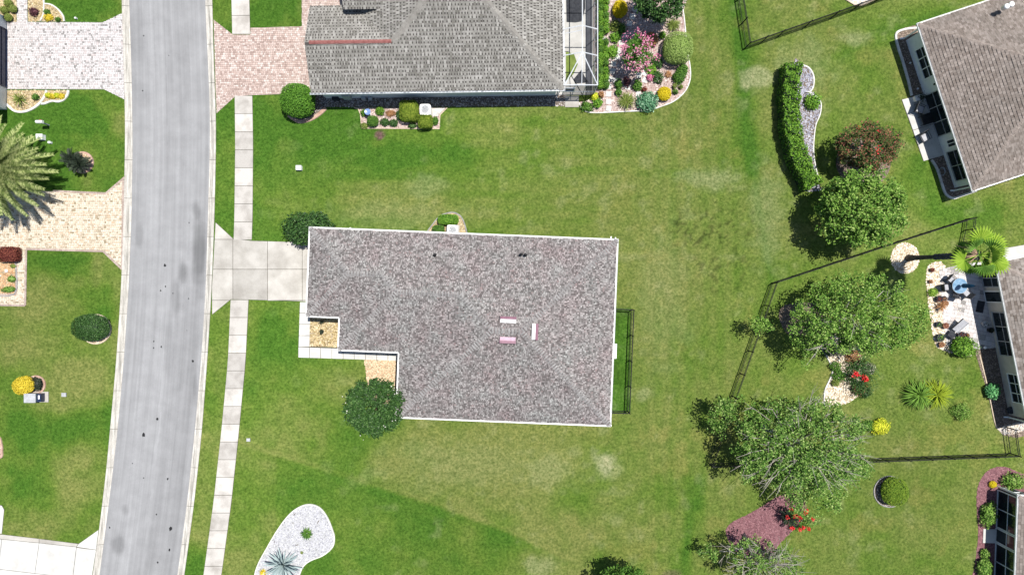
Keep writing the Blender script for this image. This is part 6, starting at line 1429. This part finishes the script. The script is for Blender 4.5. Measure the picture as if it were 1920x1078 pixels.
mb = MB(); mb.tube([(c.x, c.y, .05), (c.x, c.y, 2.55)], .025, 8); mb.build('pole', M['black'], root)
mb = MB(); n = 16; prof = ((.05, 1.05), (.15, 1.15), (.14, 1.6), (.1, 2.1), (.03, 2.5)); vs = []
for r0, z0 in prof:
    for i in range(n): a = 6.2832 * i / n; q = r0 * (1 + .28 * (i % 2)); vs.append((c.x + q * math.cos(a), c.y + q * math.sin(a), z0))
mb.add(vs, [(j * n + i, j * n + (i + 1) % n, (j + 1) * n + (i + 1) % n, (j + 1) * n + i) for j in range(4) for i in range(n)]); mb.build('canopy', M['blue_cloth'], root)
mb = MB(); mb.lathe((c.x, c.y, .02), [(.25, 0), (.25, .06), (.05, .1)], 14); mb.build('base', M['black'], root)
pot(1761.5, 560, .24, .35, 'dark pot with reddish plant, left of a touching pair', 'darkgrey', 'leaf_maroon'); pot(1770.5, 559.5, .19, .3, 'smaller dark pot, right of a touching pair', 'darkgrey', 'leaf_brown', 30)
pot(1773.5, 568.5, .2, .3, 'terracotta pot beside the brown spiky plant', 'terracotta', 'leaf_brown', 50); pot(1760, 608, .22, .3, 'dark round pot on the patio stones', 'darkgrey', 'leaf_grey', 30); pot(1773.5, 610.5, .23, .3, 'terracotta pot on the patio edge', 'terracotta', 'leaf_maroon', 30)
pot(1763.5, 633, .3, .35, 'wide dark pot near the lower end of the patio stones', 'darkgrey', 'leaf_grey', 60); pot(1765.5, 646, .22, .25, 'brown pot at the very end of the patio stones', 'terracotta', 'leaf_brown', 60)
pot(1803, 629, .3, .35, 'dark pot above the bright bush, left of two', 'darkgrey', 'leaf_maroon', 40); pot(1812, 629, .22, .3, 'dark pot above the bright bush, right of two', 'darkgrey', 'leaf_brown', 40)
pot(1846.5, 607, .2, .32, 'pale pot in the shade of the house wall', 'stone', 'leaf_black', 20); pot(1858.5, 619, .2, .4, 'black pot in the shade by the window', 'black', 'leaf_black', 30)
pot(1748, 506, .16, .2, 'small pot with reddish plant at the top of the patio stones', 'terracotta', 'leaf_maroon', 70); pot(1745, 528, .15, .2, 'small pot with brown plant left of the patio chairs', 'terracotta', 'leaf_brown', 50)
# lounge chair with a long dark frame
c = g(1785, 623, .4); root = thing('lounge_chair', (c.x, c.y, 0), 'black folding lounge chair on the white pavers', 'lounge chair'); rz = math.radians(52)
R = Matrix.Rotation(rz, 3, 'Z')
def P(x, y, z): q = R @ Vector((x, y, 0)); return (c.x + q.x, c.y + q.y, z)
mb = MB(); mb.box(P(-.15, -.1, .36), (.6, .55, .05), rz, tilt=Matrix.Rotation(.25, 3, 'Y')); mb.build('seat', M['darkgrey'], root)
mb = MB(); mb.box(P(.75, .2, .62), (1.15, .07, .05), rz, tilt=Matrix.Rotation(-.35, 3, 'Y')); mb.build('side_rail', M['black'], root)
mb = MB(); mb.box(P(.75, -.38, .62), (1.15, .05, .05), rz, tilt=Matrix.Rotation(-.35, 3, 'Y')); mb.build('side_rail', M['cushion'], root)
mb = MB(); mb.box(P(.75, -.09, .6), (1.1, .5, .03), rz, tilt=Matrix.Rotation(-.35, 3, 'Y')); mb.build('backrest', M['cushion'], root)
for x, y in ((-.4, -.32), (-.4, .2), (.35, -.32), (.35, .2)): mb = MB(); mb.tube([P(x, y, .03), P(x * .8, y, .42)], .02, 6); mb.build('leg', M['black'], root)
# furniture of the brown-roofed house
chair(1724, 205, 1.2, 'black chair with grey cushion nearest the pale planter', True, s=1.25); chair(1734, 257, .5, 'black chair with grey cushion at the lower end of the white patio', True, s=1.25)
c = g(1739, 223, .6); root = thing('side_table', (c.x, c.y, 0), 'black square side table between the two black chairs', 'table'); mb = MB(); mb.box((c.x, c.y, .55), (.85, .85, .05), .32); mb.build('table_top', M['black'], root)
for i in range(4): a = i * math.pi / 2 + .32 + math.pi / 4; mb = MB(); mb.tube([(c.x + .5 * math.cos(a), c.y + .5 * math.sin(a), .04), (c.x + .5 * math.cos(a), c.y + .5 * math.sin(a), .54)], .025, 6); mb.build('leg', M['black'], root)
c = g(1721, 184, .45); root = thing('plant_pot', (c.x, c.y, 0), 'square pale planter at the top of the white patio', 'plant pot'); mb = MB(); mb.box((c.x, c.y, .25), (.4, .4, .45), .32, taper=1.12); mb.build('pot', M['stone'], root)
q = np.random.default_rng(3); leaf_mesh('foliage', np.array((c.x + .3, c.y + .05, .6)) + q.normal(size=(160, 3)) * np.array((.16, .16, .12)), .12, 'leaf_black', root, 3)
c = g(1837, 575); mb = MB(); mb.box((c.x, c.y, .072), (.6, .95, .02), -.2); o = mb.build('doormat', M['darkgrey'], None); tag(o, 'dark doormat outside the door of the middle right house', 'doormat')
c = g(1765, 322); root = thing('garden_hose', (c.x, c.y, 0), 'coiled pale hose on the dark mulch by the brown-roofed house', 'hose'); mb = MB()
mb.tube([(c.x + .22 * math.cos(t) * (1 + .01 * t), c.y + .3 * math.sin(t) * (1 + .01 * t), .05 + .006 * t) for t in np.linspace(0, 17, 60)], .018, 5); mb.build('coil', M['grey_metal'], root)
for i, (x, y) in enumerate(((1687, 75), (1704, 120), (1718, 168))):
    c = g(x, y); mb = MB(); mb.lathe((c.x, c.y, 0), [(.02, 0), (.02, .2), (.08, .21), (.06, .27), (.01, .29)], 8); o = mb.build('path_light', M['alu'], None); tag(o, ('upper', 'middle', 'lower')[i] + ' of three small path lights in the dark wall bed', 'light', 'path lights in the wall bed')
c = g(1843, 651); mb = MB(); mb.lathe((c.x, c.y, 0), [(.03, 0), (.03, .25), (.13, .26), (.1, .33), (.01, .36)], 8); o = mb.build('path_light', M['white'], None); tag(o, 'white garden light beside the bright patio bush', 'light')

# ------------------------------------------------------------------ grass: blades standing on the turf where nothing else covers it
r = np.random.default_rng(77); n = 330000
gx = r.uniform(-70, 1990, n); gy = r.uniform(-60, 1140, n); keep = np.ones(n, dtype=bool)
for poly in NOGRASS:
    P_ = np.array(poly); x0, y0 = P_.min(0); x1, y1 = P_.max(0); s = keep & (gx > x0) & (gx < x1) & (gy > y0) & (gy < y1); idx = np.where(s)[0]
    if len(idx): keep[idx[pip(gx[idx], gy[idx], poly)]] = False
gx = gx[keep]; gy = gy[keep]; n = len(gx); col = lawn_color(gx, gy) * r.uniform(.45, 1.6, n)[:, None]
yl = r.random(n) < .12; col[yl] = col[yl] * np.array((1.5, 1.2, 1.3))
x = (gx - CX) / S; y = (CY - gy) / S; a = r.uniform(0, 6.283, n); L = r.uniform(.05, .12, n); w = r.uniform(.02, .05, n); lean = r.uniform(.3, .95, n); hz = L * np.sqrt(1 - lean ** 2 * .9)
dx, dy = np.cos(a), np.sin(a); V = np.zeros((n, 3, 3))
V[:, 0] = np.stack([x - dy * w / 2, y + dx * w / 2, np.full(n, -.005)], 1); V[:, 1] = np.stack([x + dy * w / 2, y - dx * w / 2, np.full(n, -.005)], 1); V[:, 2] = np.stack([x + dx * L * lean, y + dy * L * lean, hz * .8], 1)
grass = fast_mesh('grass', V.reshape(-1, 3), np.arange(n * 3).reshape(-1, 3), M['blade'], colors=np.repeat(np.clip(col, .003, .7), 3, axis=0), tri=True)
tag(grass, 'short grass blades over the lawns', 'grass', None, 'stuff')
